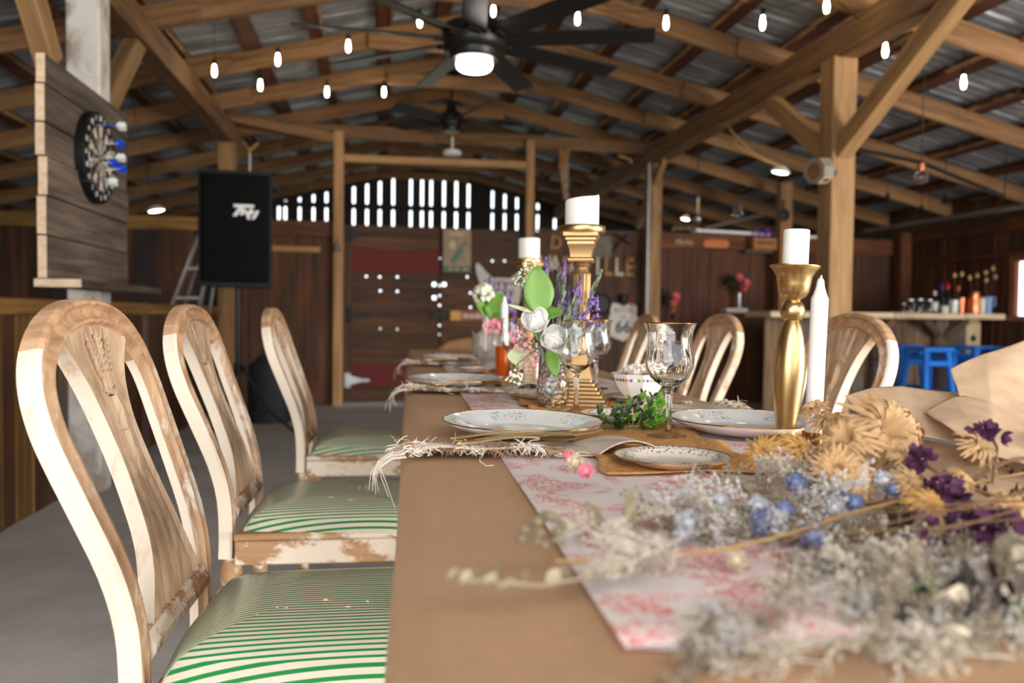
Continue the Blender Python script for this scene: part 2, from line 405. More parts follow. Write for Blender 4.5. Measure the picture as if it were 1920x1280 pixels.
# double doors of wide horizontal boards
def door(nm, x0, x1, seq):
    d = stru(nm); z = .03
    for hgt, m in seq:
        timber('board', (x0, YW+random.uniform(-.004, .004), z+hgt/2), (x1, YW+random.uniform(-.004, .004), z+hgt/2), .03, hgt+.0012, M[m], d, bev=.004); z += hgt
    return d
dw = 'doorwood'
d1 = door('door_1', -.44, .565, [(.17, dw), (.24, 'redpaint'), (.17, dw), (.16, dw), (.16, dw), (.17, dw), (.16, dw), (.15, dw), (.245, 'redpaint'), (.13, dw), (.12, dw)])
d2 = door('door_2', .585, 1.49, [(.18, dw), (.2, dw), (.2, dw), (.17, dw), (.19, dw), (.18, dw), (.2, dw), (.19, dw), (.18, dw), (.18, dw)])
timber('edge_batten', (-.405, YW-.028, .03), (-.405, YW-.028, 1.87), .1, .02, M[dw], d1, upv=(0, 1, 0))
def strap(z, par, flip=1, x=-.42, m='iron', L=.25):
    mb = MB(); pl = [(0, -.075), (.045, -.075), (.05, -.05), (.17, -.018), (L, -.012), (L+.012, 0), (L, .012), (.17, .018), (.05, .05), (.045, .075), (0, .075)]
    pl = [(x+flip*a, z+b) for a, b in pl]
    mb.prism(pl, 0, .006, Matrix.Rotation(R(90), 4, 'X') if False else Matrix(((1, 0, 0, 0), (0, 0, -1, YW-.04), (0, 1, 0, 0), (0, 0, 0, 1))))
    for bx in (.022, .2):
        for bz in ((-.05, .05) if bx < .1 else (0,)): mb.ball((x+flip*bx, YW-.048, z+bz), .009, 6, 4)
    mb.tube([(x+flip*.045, YW-.05, z-.078), (x+flip*.045, YW-.05, z+.078)], .009, 8)
    return mb.build('hinge', M[m], par)
strap(1.80, d1); strap(.955, d1); h3 = strap(.265, d1, m='steel'); strap(1.79, d2, -1, 1.50); strap(.3, d2, -1, 1.50)
hm = MB().box((.48, YW-.045, .935), (.66, YW-.03, .99), bev=.004).build('latch', M['iron'], d2)
# nail holes that let the daylight through
hole_px = [(712, 475), (823, 466), (823, 483), (687, 518), (712, 519), (745, 519), (713, 545), (745, 546), (713, 559), (745, 559), (823, 535), (823, 554), (823, 592), (823, 610), (823, 627), (713, 616), (745, 617), (876, 519), (882, 549), (882, 576), (923, 489), (946, 489), (968, 490), (823, 572)]
wide_px = [(814, 533), (833, 533), (814, 558), (833, 558)]
# real holes: the two boards' backs are pierced (see pierce), the daylit yard shows through
def pierce(dr, holes):
    """cut square nail holes through the boards of a door: each board is rebuilt as strips around its holes"""
    for b in list(dr.children):
        if not b.name.startswith('board'): continue
        mw = b.matrix_basis; x0 = mw.translation.x; zc = mw.translation.z; yc = mw.translation.y
        xs = [v.co.x for v in b.data.vertices]; zs = [v.co.z for v in b.data.vertices]
        L = max(xs); hh = max(zs)
        hs = sorted((hx, hz, r) for hx, hz, r in holes if x0+r < hx < x0+L-r and zc-hh+r < hz < zc+hh-r)
        if not hs: continue
        mb = MB(); x = 0; last = -1
        for hx, hz, r in hs:
            a = hx-x0-r; c = hx-x0+r
            if a < x: continue
            mb.box((x, -.015, -hh), (a, .015, hh)); mb.box((a, -.015, -hh), (c, .015, hz-zc-r)); mb.box((a, -.015, hz-zc+r), (c, .015, hh)); x = c
        mb.box((x, -.015, -hh), (L, .015, hh)); b.data = mb.mesh('board', b.data.materials[0])
hol = []
for p in hole_px:
    q_ = oY(p[0], p[1], YW); hol.append((q_.x, q_.z, .0105))
for p in wide_px:
    q_ = oY(p[0], p[1], YW); hol.append((q_.x, q_.z, .02))
pierce(d1, hol); pierce(d2, hol)
# the joint between the leaves: a cover strip in short lengths that leaves small gaps
zz = sorted([oY(823, y, YW).z for y in (466, 483, 535, 554, 572, 592, 610, 627)])
prev = .03; mb = MB()
for z in zz+[1.88]:
    e = z-.011 if z < 1.87 else z
    mb.box((.555, YW+.02, prev), (.596, YW+.035, e)); prev = z+.011
mb.build('cover_strip', M['doorwood'], d2)

# far gable beyond the doors: upright boards with open slots, a wide doorway below
gw = stru('wall_gable')
sx = [523, 535, 562, 588, 612, 663, 688, 712, 737, 770, 791, 808, 832, 855, 878, 923, 946, 969, 1008, 1040, 1068]
X_ = [oY(x, 420, YG).x for x in sx]
ed = [XL]
for x in X_: ed += [x-.017-random.uniform(0, .005), x+.017+random.uniform(0, .005)]
ed.append(XR)
GZ = 1.95
for i in range(0, len(ed), 2):
    a, b = ed[i], ed[i+1]
    n = max(1, int((b-a)/.3))
    for k in range(n):
        xa = a+(b-a)*k/n; xb = a+(b-a)*(k+1)/n; xm = (xa+xb)/2
        z0 = GZ if -1.2 < xm < 3.2 else 0
        timber('board', (xm, YG, z0), (xm, YG, rz(xm, .1)), xb-xa-(0 if n == 1 else .002), .022, M['dark'], gw, upv=(0, -1, 0), bev=.002)
z_ = oY(790, 391, YG).z
timber('rail', (XL, YG-.03, z_), (XR, YG-.03, z_), .04, .09, M['dark'], gw)
timber('lintel', (XL, YG-.03, GZ+.05), (XR, YG-.03, GZ+.05), .05, .14, M['dark'], gw)
for sd in (-1, 1):
    xe = XL if sd < 0 else XR
    timber('gable_rafter', (RX, YG-.05, rz(RX, .07)), (xe, YG-.05, rz(xe, .07)), .045, .17, M['dark'], gw)

# outer side walls
wl = stru('wall_left')
boards_v(wl, Y0, 13.7, 0, 2.3, XL, [M['wall'], M['dark']], .5, .6, ax='y', gap=0, jit=.001)
wr = stru('wall_right')
WY1 = oX(1907, 530, XR).y; WY0 = WY1-.75; WZ0, WZ1 = 1.0, oX(1907, 486, XR).z                      # window opening on the right wall
boards_v(wr, 3.2, WY0, 0, 2.27, XR, [M['wall'], M['wallred']], .12, .2, ax='y')
boards_v(wr, WY1, YW, 0, 2.27, XR, [M['wall'], M['wallred']], .13, .22, ax='y', gap=.005)
boards_v(wr, YW, 13.7, 0, 2.27, XR, [M['wall']], .5, .6, ax='y', gap=0, jit=.001)
boards_v(wr, WY0, WY1, 0, WZ0, XR, [M['wall']], .13, .2, ax='y'); boards_v(wr, WY0, WY1, WZ1, 2.27, XR, [M['wall']], .13, .2, ax='y')
timber('top_plate', (XR-.04, 3.2, 1.92), (XR-.04, YW, 1.92), .06, .12, M['wallred'], wr)
timber('girt', (XR-.035, 3.2, 1.62), (XR-.035, YW-.4, 1.62), .04, .05, M['wallred'], wr)
corner = tim('post', 'dark brown corner post at the right end of the back wall', 'post', (5.93, 8.5, 0), (5.93, 8.5, 1.98), .14, .14, M['wallred'], upv=(0, 1, 0))
# window
M['redtrim'] = wood('red_brown_trim', sr(120, 62, 40), sr(176, 104, 76), (1, 14, 14), var=.1)
wn = stru('window_1')
for a, b in (((XR-.03, WY0, WZ0), (XR-.03, WY0, WZ1)), ((XR-.03, WY1, WZ0), (XR-.03, WY1, WZ1)), ((XR-.03, WY0-.04, WZ1), (XR-.03, WY1+.04, WZ1)), ((XR-.03, WY0-.04, WZ0), (XR-.03, WY1+.04, WZ0)), ((XR-.02, (WY0+WY1)/2, WZ0), (XR-.02, (WY0+WY1)/2, WZ1))):
    timber('frame', a, b, .08, .05, M['redtrim'], wn, upv=(1, 0, 0) if a[2] != b[2] else (0, 0, 1))
M['pane'] = N('window_glass').set(Base_Color=(1, 1, 1), Roughness=.02, Transmission_Weight=1.0, IOR=1.3).m
MB().box((XR-.004, WY0, WZ0), (XR+.001, WY1, WZ1)).build('pane', M['pane'], wn)

# low board partition on the left, behind the chairs
pt = stru('wall_partition')
boards_v(pt, .6, 4.1, 0, .96, -1.66, [M['yellowwood'], M['wall'], M['yellowwood']], .12, .17, ax='y', th=.025)
boards_v(pt, 4.1, 8.55, 0, .96, -1.66, [M['wall'], M['doorwood'], M['greywood'], M['wallred']], .12, .18, ax='y', th=.025)
timber('rail', (-1.65, .6, .985), (-1.65, 8.5, .985), .06, .075, M['yellowwood'], pt)

# ================================================================== bar
bar = thing('bar_counter', 'pale plank bar counter on a rustic board front at the right', 'bar counter', (0, 0, 0))
BY, BZT = 6.9, 1.04
bxs = [3.5, 3.9, 4.75, 5.5, 5.93]
for a, b in zip(bxs[:-1], bxs[1:]):
    timber('top_plank', (a, BY+.27, BZT-.0275), (b-.004, BY+.27, BZT-.0275), .54, .055, M['bartop'], bar)
x = 3.62
while x < 5.9:
    w_ = random.uniform(.13, .22); timber('board', (x+w_/2, BY+.36, 0), (x+w_/2, BY+.36, .984), w_-.003, .022, random.choice([M['barfront'], M['barfront'], M['greywood']]), bar, upv=(0, -1, 0), bev=.003); x += w_
pb = on(1763, 680, 1, BY+.3)
timber('bracket_post', (pb.x, BY+.31, 0), (pb.x, BY+.31, .984), .17, .09, M['greywood'], bar, upv=(0, -1, 0))
for (xa, ya, xb, yb_) in ((1758, 628, 1734, 598), (1770, 632, 1812, 598), (1640, 632, 1672, 598)):
    timber('bracket', on(xa, ya, 1, BY+.28), on(xb, yb_, 1, BY+.12), .07, .08, M['barfront'], bar, upv=(0, 1, .3))
M['cream'] = plain('cream_paint', sr(196, 172, 138), .6, var=.1)
pq = thing('bottle_plaque', 'cream bottle-shaped plaque hanging on the bar front above the blue stools', 'plaque', (0, 0, 0))
c0 = on(1824, 626, 1, BY+.34); T_ = Matrix(((1.75, 0, 0, c0.x), (0, 0, -1, BY+.346), (0, 1.75, 0, c0.z), (0, 0, 0, 1)))
pl = [(-.045, -.11), (.045, -.11), (.045, .06), (.036, .075), (.02, .082), (.018, .12), (-.018, .12), (-.02, .082), (-.036, .075), (-.045, .06)]
MB().prism(pl, 0, .014, T_).build('board', M['cream'], pq)
MB().prism([(0, -.05), (.022, -.025), (0, .0), (-.022, -.025)], .014, .0155, T_).build('mark', M['iron'], pq)
# blue stools
M['blue'] = wood('blue_paint_wood', sr(10, 84, 176), sr(28, 122, 220), (1, 10, 10), var=.12, knots=False, rough=.5)
def stool(label, x, y, rz_, h=.735):
    t = thing('bar_stool', label, 'stool', (x, y, 0), rz_, 'blue stools along the bar')
    MB().box((-.155, -.14, h-.036), (.155, .14, h), bev=.006).build('seat', M['blue'], t)
    for sx_ in (-1, 1):
        for sy_ in (-1, 1):
            timber('leg', (sx_*.17, sy_*.17, 0), (sx_*.115, sy_*.105, h-.036), .045, .045, M['blue'], t, upv=(0, 1, 0))
    for s_ in (-1, 1):
        for z_, k in ((h-.14, .127), (.28, .15)):
            timber('stretcher', (-k, s_*(k-.01), z_), (k, s_*(k-.01), z_), .022, .045, M['blue'], t)
            timber('stretcher', (s_*k, -k+.01, z_+.05), (s_*k, k-.01, z_+.05), .022, .045, M['blue'], t)
    return t
for lab, px, yy, a in (('blue wooden bar stool nearest the tall brown post, set back under the bar', 1690, 6.98, .2), ('bright blue wooden bar stool pulled forward beside the first stool', 1740, 6.42, .1),
                       ('dark blue bar stool under the bottle plaque, half behind brown paper', 1828, 6.8, .2), ('blue bar stool furthest along the bar, its seat just above the paper', 1908, 6.4, .1)):
    p = on(px, 655, 1, yy); stool(lab, p.x, yy, a)
# ================================================================== things on the walls and under the roof
def textobj(s, size, mat, parent=None, loc=(0, 0, 0), rot=(0, 0, 0), ext=.002, name='lettering', shear=0, ax='CENTER', sx=1, bold=0, font=None):
    c = bpy.data.curves.new(name, 'FONT'); c.body = s; c.size = size; c.extrude = ext; c.align_x = ax; c.align_y = 'CENTER'; c.shear = shear; c.offset = bold
    c.resolution_u = 3; c.materials.append(mat)
    o = bpy.data.objects.new(name, c); COL.objects.link(o); o.location = loc; o.rotation_euler = rot; o.scale = (sx, 1, 1)
    if parent: o.parent = parent
    return o
FACE = (R(90), 0, 0)                        # upright, facing the camera side (-y)
# loudspeaker on its tripod
sp = oY(444, 445, 6.3)
st = thing('speaker_stand', 'black tripod stand under the black loudspeaker', 'stand', (sp.x, 6.36, 0))
MB().tube([(0, 0, .12), (0, 0, 1.16)], .019, 10).build('pole', M['blackmetal'], st)
MB().tube([(0, 0, .5), (0, 0, .58)], .032, 10).ball((.045, 0, .54), .018, 8, 5).build('collar', M['black'], st)
for k in range(3):
    a = R((20, -109, 125)[k]); d = V((math.cos(a), math.sin(a), 0))
    lg = MB().tube([d*.03+V((0, 0, .55)), d*.24+V((0, 0, .2)), d*.44+V((0, 0, .02))], .013, 8).build('leg', M['blackmetal'], st)
    MB().ball(d*.45+V((0, 0, .022)), .022, 8, 5).build('foot', M['black'], lg)
    MB().tube([(0, 0, .17), d*.24+V((0, 0, .2))], .008, 6).build('brace', M['blackmetal'], st)
ls = thing('loudspeaker', 'big black loudspeaker raised on a tripod, left of the doors', 'speaker', (sp.x, 6.36, 1.16), R(4))
W2, D2, HH = .26, .2, .85
pl = [(-W2, -D2), (W2, -D2), (W2*.72, D2), (-W2*.72, D2)]
b_ = MB(); b_.prism(pl, 0, HH); b_.build('cabinet', M['black'], ls)
M['grille'] = plain('black_grille', (.004, .004, .0045), .9, Specular_IOR_Level=.15)
g = MB().grid(10, 14, lambda u, v: ((u-.5)*2*(W2-.02), -D2-.012-.012*math.sin(math.pi*u), .03+v*.79)).build('grille', M['grille'], ls, smooth=180); solid(g, .008)
MB().lathe([(.02, 0), (.09, .004), (.13, .008), (.15, .002)], 28, TR((0, -D2-.026, .25), (R(90), 0, 0))).build('cone_ring', M['grille'], ls, smooth=40)
MB().box((-.1, -D2-.018, .67), (.1, -D2-.008, .80)).build('horn', M['grille'], ls)
TL = Matrix(((1, 0, 0, .078), (0, 0, -1, -D2-.027), (0, 1, 0, .545), (0, 0, 0, 1)))
lg = MB()
for pg in ([(310, 310), (870, 310), (865, 390), (330, 395)], [(465, 385), (570, 385), (395, 645), (285, 640)], [(480, 430), (650, 415), (610, 480), (640, 500), (560, 612), (470, 600), (520, 520)], [(610, 480), (700, 475), (745, 590), (770, 640), (730, 735), (690, 725)], [(745, 420), (835, 430), (850, 560), (785, 600), (725, 540)], [(885, 480), (1010, 470), (905, 685), (790, 735), (835, 620), (875, 600)]):
    lg.prism([((x_-650)*.00026, (520-y_)*.00026) for x_, y_ in pg[::-1]], 0, .003, TL)
lg.build('logo', M['white'], ls)
for s_ in (-1, 1): MB().tube([(s_*(W2-.02), -.08, HH-.1), (s_*(W2+.012), -.08, HH-.1), (s_*(W2+.012), .08, HH-.1), (s_*(W2-.03), .08, HH-.1)], .012, 6).build('handle', M['black'], ls)
# black bag on the floor near the tripod
bgp = oZ(505, 792, 0)
M['nylon'] = plain('black_nylon', (.015, .015, .017), .7)
tb = thing('gear_bag', 'tall black equipment bag standing on the floor behind the chairs', 'bag', (bgp.x, 7.3, 0))
MB().lathe([(.17, 0), (.19, .04), (.19, .3), (.17, .5), (.1, .58), (.02, .6)], 16, TR(sc=(1, .7, 1)), mod=lambda a, r, z: 1+.06*math.sin(3*a+z*9)).build('body', M['nylon'], tb, smooth=60)
MB().tube([(-.06, 0, .57), (-.04, 0, .66), (.04, 0, .66), (.06, 0, .57)], .012, 6).build('handle', M['nylon'], tb)

# step ladder
lt = thing('step_ladder', 'dull aluminium step ladder leaning behind the loudspeaker', 'ladder')
A0 = oY(318, 586, 7.6); A1 = oY(383, 418, 7.9); B0 = oY(372, 586, 7.6); B1 = oY(408, 418, 7.9)
A0 = A1+(A0-A1)*(A1.z/(A1.z-A0.z)); B0 = B1+(B0-B1)*(B1.z/(B1.z-B0.z))
for p, q_ in ((A0, A1), (B0, B1)): timber('rail', p, q_, .03, .075, M['aluminium'], lt, upv=(0, -1, 0))
for k in range(1, 7):
    t_ = k/6.6; timber('rung', A0.lerp(A1, t_), B0.lerp(B1, t_), .06, .03, M['aluminium'], lt)
for p, q_ in ((A0, A1), (B0, B1)): timber('rear_leg', (p.x+.05, p.y+.45, 0), (q_.x+.03, q_.y+.06, q_.z-.08), .025, .04, M['aluminium'], lt, upv=(0, -1, 0))

# dartboard backing planks on the white post
PX = -1.475
db = thing('plank_panel', 'weathered horizontal plank panel with a ledge, mounted on the white post', 'panel')
z = 1.105; hs = [.19, .17, .17, .145, .165, .13]
for i, h_ in enumerate(hs):
    dx = random.uniform(-.01, .01); ya = 3.75+random.uniform(-.012, .012)
    b = timber('plank', (PX+dx, ya, z+h_/2), (PX+dx, 4.86+random.uniform(-.01, .01), z+h_/2), .036, h_-.005, M['barnwood'], db, upv=(0, 0, 1), bev=.003)
    MB().box((-.018, -.0015, -h_/2+.004), (.018, .0, h_/2-.004)).build('end_grain', M['endgrain'], b, loc=(0, 0, 0), rot=(0, 0, R(-90)))
    z += h_
timber('ledge', (PX+.075, 3.73, 1.087), (PX+.075, 4.98, 1.087), .19, .036, M['barnwood'], db)
MB().box((PX-.02, 3.726, 1.07), (PX+.17, 3.7295, 1.104)).build('end_grain', M['endgrain'], db)
for yy in (3.9, 4.55): timber('batten', (PX-.035, yy, 1.12), (PX-.035, yy, 2.05), .06, .03, M['pale'], db, upv=(1, 0, 0))
# dartboard: its face looks along +x
dc = oX(183, 297, PX+.05)
dart = thing('dartboard', 'round bristle dartboard with black number ring, hung on the plank panel', 'dartboard', (PX+.024, dc.y, dc.z), rot=(0, R(90), 0))
RB = .2265
MB().lathe([(RB, 0), (RB, .036), (RB-.004, .04), (RB-.01, .04)], 48).build('body', M['black'], dart, smooth=40)
M['dcream'] = plain('dart_cream', sr(206, 190, 164), .8); M['dblack'] = plain('dart_black', (.012, .012, .012), .8)
M['dred'] = plain('dart_red', sr(150, 28, 26), .8); M['dgreen'] = plain('dart_green', sr(20, 84, 52), .8)
rings = [(.016, .093), (.093, .103), (.103, .158), (.158, .168)]
for ri, (a, b) in enumerate(rings):
    vs = []
    for rr_ in (a, b):
        for j in range(4): an = 2*math.pi/20*(j/3-.5); vs.append((rr_*math.cos(an), rr_*math.sin(an), .0412))
    wq = MB().add(vs, [(j, 4+j, 5+j, j+1) for j in range(3)])
    mes = [wq.mesh('segment', M[k_]) for k_ in (('dcream', 'dblack') if ri in (0, 2) else ('dgreen', 'dred'))]
    for k in range(20): link('segment', mes[k % 2], dart, rot=(0, 0, 2*math.pi*k/20))
MB().lathe([(.0, .0415), (.007, .0415)], 16, cap=False).build('bull', M['dred'], dart); MB().lathe([(.007, .0414), (.016, .0414)], 16, cap=False).build('outer_bull', M['dgreen'], dart)
wm = MB()
for r_ in (.007, .016, .093, .103, .158, .168): wm.tube([(r_*math.cos(2*math.pi*k/40), r_*math.sin(2*math.pi*k/40), .042) for k in range(40)], .0008, 4, True)
for k in range(20): a = 2*math.pi*(k-.5)/20; wm.tube([(.016*math.cos(a), .016*math.sin(a), .042), (.17*math.cos(a), .17*math.sin(a), .042)], .0008, 4)
wm.build('wires', M['steel'], dart)
for k, nn in enumerate([20, 1, 18, 4, 13, 6, 10, 15, 2, 17, 3, 19, 7, 16, 8, 11, 14, 9, 12, 5]):
    a = math.pi-2*math.pi*k/20*-1          # 20 at the top (local -x is up)
    textobj(str(nn), .036, M['white'], dart, (.196*math.cos(a), .196*math.sin(a), .041), (0, 0, R(90)), .0008, 'number')
# darts
def dartm(label, px, py, ln, flight, shaft, tilt=(0, 0)):
    q_ = oX(px, py, PX+.066+ln); t = thing('dart', label, 'dart', (PX+.064, q_.y-tilt[0], q_.z-tilt[1]), rot=(V((ln, tilt[0], tilt[1])).to_track_quat('Z', 'Y').to_euler()), group=None)
    MB().lathe([(.0004, -.012), (.0011, 0), (.0011, .02), (.0034, .024), (.0036, .066), (.002, .07)], 8).build('barrel', M['steel'], t, smooth=40)
    MB().lathe([(.0026, .07), (.0026, ln-.02)], 8).build('shaft', shaft, t)
    f = MB()
    for k in range(4):
        a = math.pi/2*k+.6; d = V((math.cos(a), math.sin(a), 0)); n_ = V((-math.sin(a), math.cos(a), 0))*.0008
        p = [V((0, 0, ln-.04)), d*.021+V((0, 0, ln-.025)), d*.021+V((0, 0, ln+.005)), d*.008+V((0, 0, ln+.01)), V((0, 0, ln+.004))]
        f.add([x_+n_ for x_ in p]+[x_-n_ for x_ in p], [(0, 1, 2, 3, 4), (9, 8, 7, 6, 5), (0, 5, 6, 1), (1, 6, 7, 2), (2, 7, 8, 3)])
    f.build('flight', flight, t)
M['dblue'] = plain('flight_blue', sr(14, 70, 190), .5); M['dwhite'] = plain('flight_white', sr(214, 218, 214), .5)
dartm('topmost dart in the board, white flights and blue shaft', 234, 237, .16, M['dwhite'], M['dblue'])
dartm('second dart from the top, blue flights and white shaft', 231, 270, .15, M['dblue'], M['dwhite'])
dartm('white-flighted dart at the middle of the board', 233, 296, .15, M['dwhite'], M['dwhite'])
dartm('blue-flighted dart just left below the middle white dart', 219, 306, .13, M['dblue'], M['dwhite'])
dartm('lower blue-flighted dart sticking furthest out of the board', 235, 316, .16, M['dblue'], M['dwhite'], (.0, .02))
dartm('lowest dart in the board, white flights and blue shaft', 218, 341, .14, M['dwhite'], M['dblue'])

# ceiling fans
def fan(label, px, py, Y, n, Rb, a0, chord, lit, topz, mat, pitch=12, hubr=.19, two=None):
    c = oY(px, py, Y); t = thing('ceiling_fan', label, 'fan', c)
    MB().lathe([(.02, topz-c.z-.0), (.065, topz-c.z-.005), (.07, topz-c.z-.05), (.03, topz-c.z-.09)], 20).build('canopy', mat, t, smooth=40)
    MB().tube([(0, 0, .05), (0, 0, topz-c.z-.04)], .013, 10).build('rod', mat, t)
    h = hubr
    MB().lathe([(.03, .2), (.045, .17), (.05, .12), (.1*h/.19, .09), (h*.92, .075), (h, .05), (h, -.035), (h*.93, -.06), (h*.8, -.07), (h*.78, -.1), (h*.72, -.115), (h*.3, -.115)], 36).build('motor', mat, t, smooth=40)
    for k in range(n):
        a = a0+2*math.pi*k/n
        bl = MB(); bl.box((h*.9, -chord/2, -.005), (Rb, chord/2, .005), TR((0, 0, 0), (R(pitch), 0, 0)), bev=.003)
        b = bl.build('blade', two or mat, t, rot=(0, 0, a))
        MB().box((h*.6, -.035, -.02), (h*1.25, .035, -.004), TR((0, 0, 0), (R(pitch), 0, 0)), bev=.004).build('blade_arm', mat, b)
    if lit: MB().lathe([(.02, -.172), (.085, -.168), (.1, -.155), (.104, -.135), (.1, -.113)], 36).build('light_disc', M['lampwhite'], t, smooth=50)
    return t
f1 = fan('large black nine-bladed ceiling fan with a glowing round lamp', 890, 76, 4.62, 9, 1.02, R(-16), .14, True, RZ-.2, M['blackmetal'], -14)
M['mirrorblack'] = plain('glossy_black_blade', (.03, .03, .03), .12)
f2 = fan('smaller dark ceiling fan hanging behind the big nine-bladed fan', 846, 226, 8.2, 5, .74, R(2), .15, False, RZ+.05, M['blackmetal'], 24, .11, M['mirrorblack'])

# string lights
bulbs = [(402, 131), (521, 110), (653, 85), (787, 38), (925, 18), (1083, 33), (1249, 41), (1430, 41), (1550, 8), (1660, 92), (1807, 152)]
bul2 = [(488, 158), (613, 171), (720, 171)]
M['clear'] = N('bulb_glass').set(Base_Color=(1, .95, .85), Roughness=.03, Transmission_Weight=1, IOR=1.2).m
def onroof(px, py, z0=3.26):
    r = ray(px, py); sg = 1 if px > 850 else -1; t = (z0+SL*sg*RX-H)/(r.z+SL*sg*r.x); return CAM+r*t
def string(label, px, sag):
    st_ = thing('string_lights', label, 'string lights'); pts = []
    for x, y in px:
        p = onroof(x, y)
        b_ = MB().lathe([(.004, -.05), (.011, -.045), (.0155, -.022), (.0145, .0), (.010, .024), (.009, .04)], 14).build('bulb', M['lampwarm'], st_, smooth=60, loc=p)
        MB().lathe([(.0135, .036), (.0145, .075), (.006, .085)], 10).build('socket', M['black'], b_, smooth=40); pts.append(p+V((0, 0, .085)))
    out = []
    for a, b in zip(pts[:-1], pts[1:]):
        for k in range(8): t_ = k/8; p = a.lerp(b, t_); p.z -= sag*4*t_*(1-t_); out.append(p)
    out.append(pts[-1]); MB().tube(out, .003, 5).build('cord', M['blackcable'], st_, 180)
    for p in (pts[0], pts[-1], pts[len(pts)//2]): MB().tube([p, (p.x, p.y, roofz(p.x))], .002, 4).build('hook', M['blackcable'], st_)
string('long black string of glowing bulbs crossing the roof behind the big fan', bulbs, .03)
string('short lower string of three glowing bulbs left of the big fan', bul2, .03)
bg1 = (785, 50)
# disc lamps
def disc(label, px, py, Y, r_, tiltx=0, tilty=0, cable=None):
    p = oY(px, py, Y); t = thing('disc_lamp', label, 'lamp', p, rot=(tiltx, tilty, 0))
    MB().lathe([(.01, .045), (r_*.4, .04), (r_*.8, .02), (r_, .006), (r_, -.004), (r_*.86, -.006)], 28).build('housing', M['white'], t, smooth=40)
    MB().lathe([(.0, -.0105), (r_*.6, -.0095), (r_*.9, -.004)], 28, cap=False).build('diffuser', M['lampwhite'], t, smooth=60)
    MB().tube([(0, 0, .04), (.0, .0, roofz(p.x)-p.z)], .003, 5).build('wire', M['blackcable'], t) if cable is None else 0
    return p
disc('round glowing lamp under the left roof, beside the plank panel', 293, 394, 7.2, .075, 0, R(-12))
pl_ = disc('round glowing lamp hanging from two yellow cables by the right post', 1463, 322, 5.4, .068, R(4), R(10), 1)
disc('small round glowing lamp low under the right roof, beside the hanging ladle', 1285, 410, 8.0, .05, 0, R(12))
dp = oY(848, 288, 8.3)
sd_ = thing('smoke_alarm', 'unlit pale round fixture under the cross beam above the doors', 'fixture', dp)
MB().lathe([(.01, .04), (.08, .035), (.098, .015), (.095, -.012), (.07, -.02), (.02, -.02)], 28).build('body', M['white'], sd_, smooth=40)
MB().tube([(0, 0, .03), (0, 0, 2.8-dp.z)], .012, 6).build('stem', M['white'], sd_)
cA = oX(1362, 232, 2.86); bA = oY(1380, 255, 5.6); bB = oY(1374, 272, 5.5)
tag(MB().tube([oX(1345, 234, 2.84), cA, bA, oY(1410, 285, 5.5), oY(1447, 305, 5.42), pl_+V((0, 0, .04))], .008, 6).build('lamp_cable', M['cable'], None, 180), 'yellow cable running straight from the right beam to the hanging lamp', 'cable')
tag(MB().tube([cA+V((0, -.02, -.01)), oY(1378, 262, 5.6), oY(1380, 272, 5.55), oY(1400, 284, 5.5), oY(1435, 302, 5.44), pl_+V((-.01, 0, .045))], .008, 6).build('lamp_cable', M['cable'], None, 180), 'slack yellow cable looping below the straight one to the hanging lamp', 'cable')
# conduits
cl = oY(468, 345, 8.3); 
c1 = thing('conduit', 'thin pale conduit with a forked yellow cable, above the loudspeaker', 'conduit')
MB().tube([(cl.x, 8.3, 1.5), (cl.x, 8.3, oY(468, 288, 8.3).z)], .011, 8).build('pipe', M['steel'], c1)
tp = oY(468, 288, 8.3)
for p in ((455, 264), (484, 268)): MB().tube([tp+V((0, 0, -.02)), tp+V((0, 0, .03)), oY(p[0], p[1], 8.4)], .009, 6).build('cable', M['cable'], c1)
MB().box((-1.5, 8.285, 2.2), (cl.x+.015, 8.315, 2.23)).build('strap', M['steel'], c1)
cr = oX(1183, 305, 2.8)
c2 = thing('conduit', 'thin grey conduit running down beside the post near the word sign', 'conduit')
MB().tube([(cr.x, 8.35, .6), (cr.x, 8.35, oY(1184, 304, 8.35).z)], .014, 8).build('pipe', M['steel'], c2)
MB().tube([oY(1184, 304, 8.35), oY(1180, 298, 8.4), oY(1160, 292, 8.5)], .012, 6).build('cable', M['cable'], c2)
a = oX(1920, 386, 5.2); b = oX(1632, 431, 5.2)
pp = thing('pipe', 'long grey steel pipe hung under the right eave above the bar', 'pipe')
MB().tube([a+(a-b)*.6, a, b, b+(b-a)*.05], .022, 10).build('tube', M['steel'], pp)
for k in (.1, .55): q_ = a.lerp(b, k); MB().tube([q_, (q_.x, q_.y, roofz(q_.x))], .003, 6).build('hanger', M['black'], pp)
# black pendants over the bar
for i, (x, y, yy, nm) in enumerate([(1664, 372, 6.9, 'first from the tall post'), (1728, 394, 7.0, 'second from the tall post'), (1772, 374, 6.6, 'just above the steel pipe'), (1830, 420, 7.0, 'below the steel pipe, nearer the post'), (1882, 408, 6.6, 'below the steel pipe, at the far right')]):
    p = oY(x, y, yy); t = thing('pendant_socket', 'small black pendant lamp holder over the bar, '+nm, 'pendant', p, group='black pendants over the bar')
    MB().lathe([(.004, .05), (.016, .045), (.02, .0), (.032, -.03), (.03, -.034)], 14).build('holder', M['black'], t, smooth=40)
    MB().tube([(0, 0, .045), (0, 0, roofz(p.x)-p.z)], .0035, 5).build('cord', M['blackcable'], t)
p = oY(1727, 332, 5.0); t = thing('glass_bulb', 'clear unlit bulb with copper cap under the right roof', 'bulb', p)
MB().ball((0, 0, 0), (.045, .045, .05), 14, 8).build('glass', M['pane'], t, smooth=180)
M['copper'] = plain('copper', sr(196, 120, 80), .3, .85, var=.15)
MB().lathe([(.025, .04), (.025, .09), (.006, .1)], 12).build('cap', M['copper'], t, smooth=40)
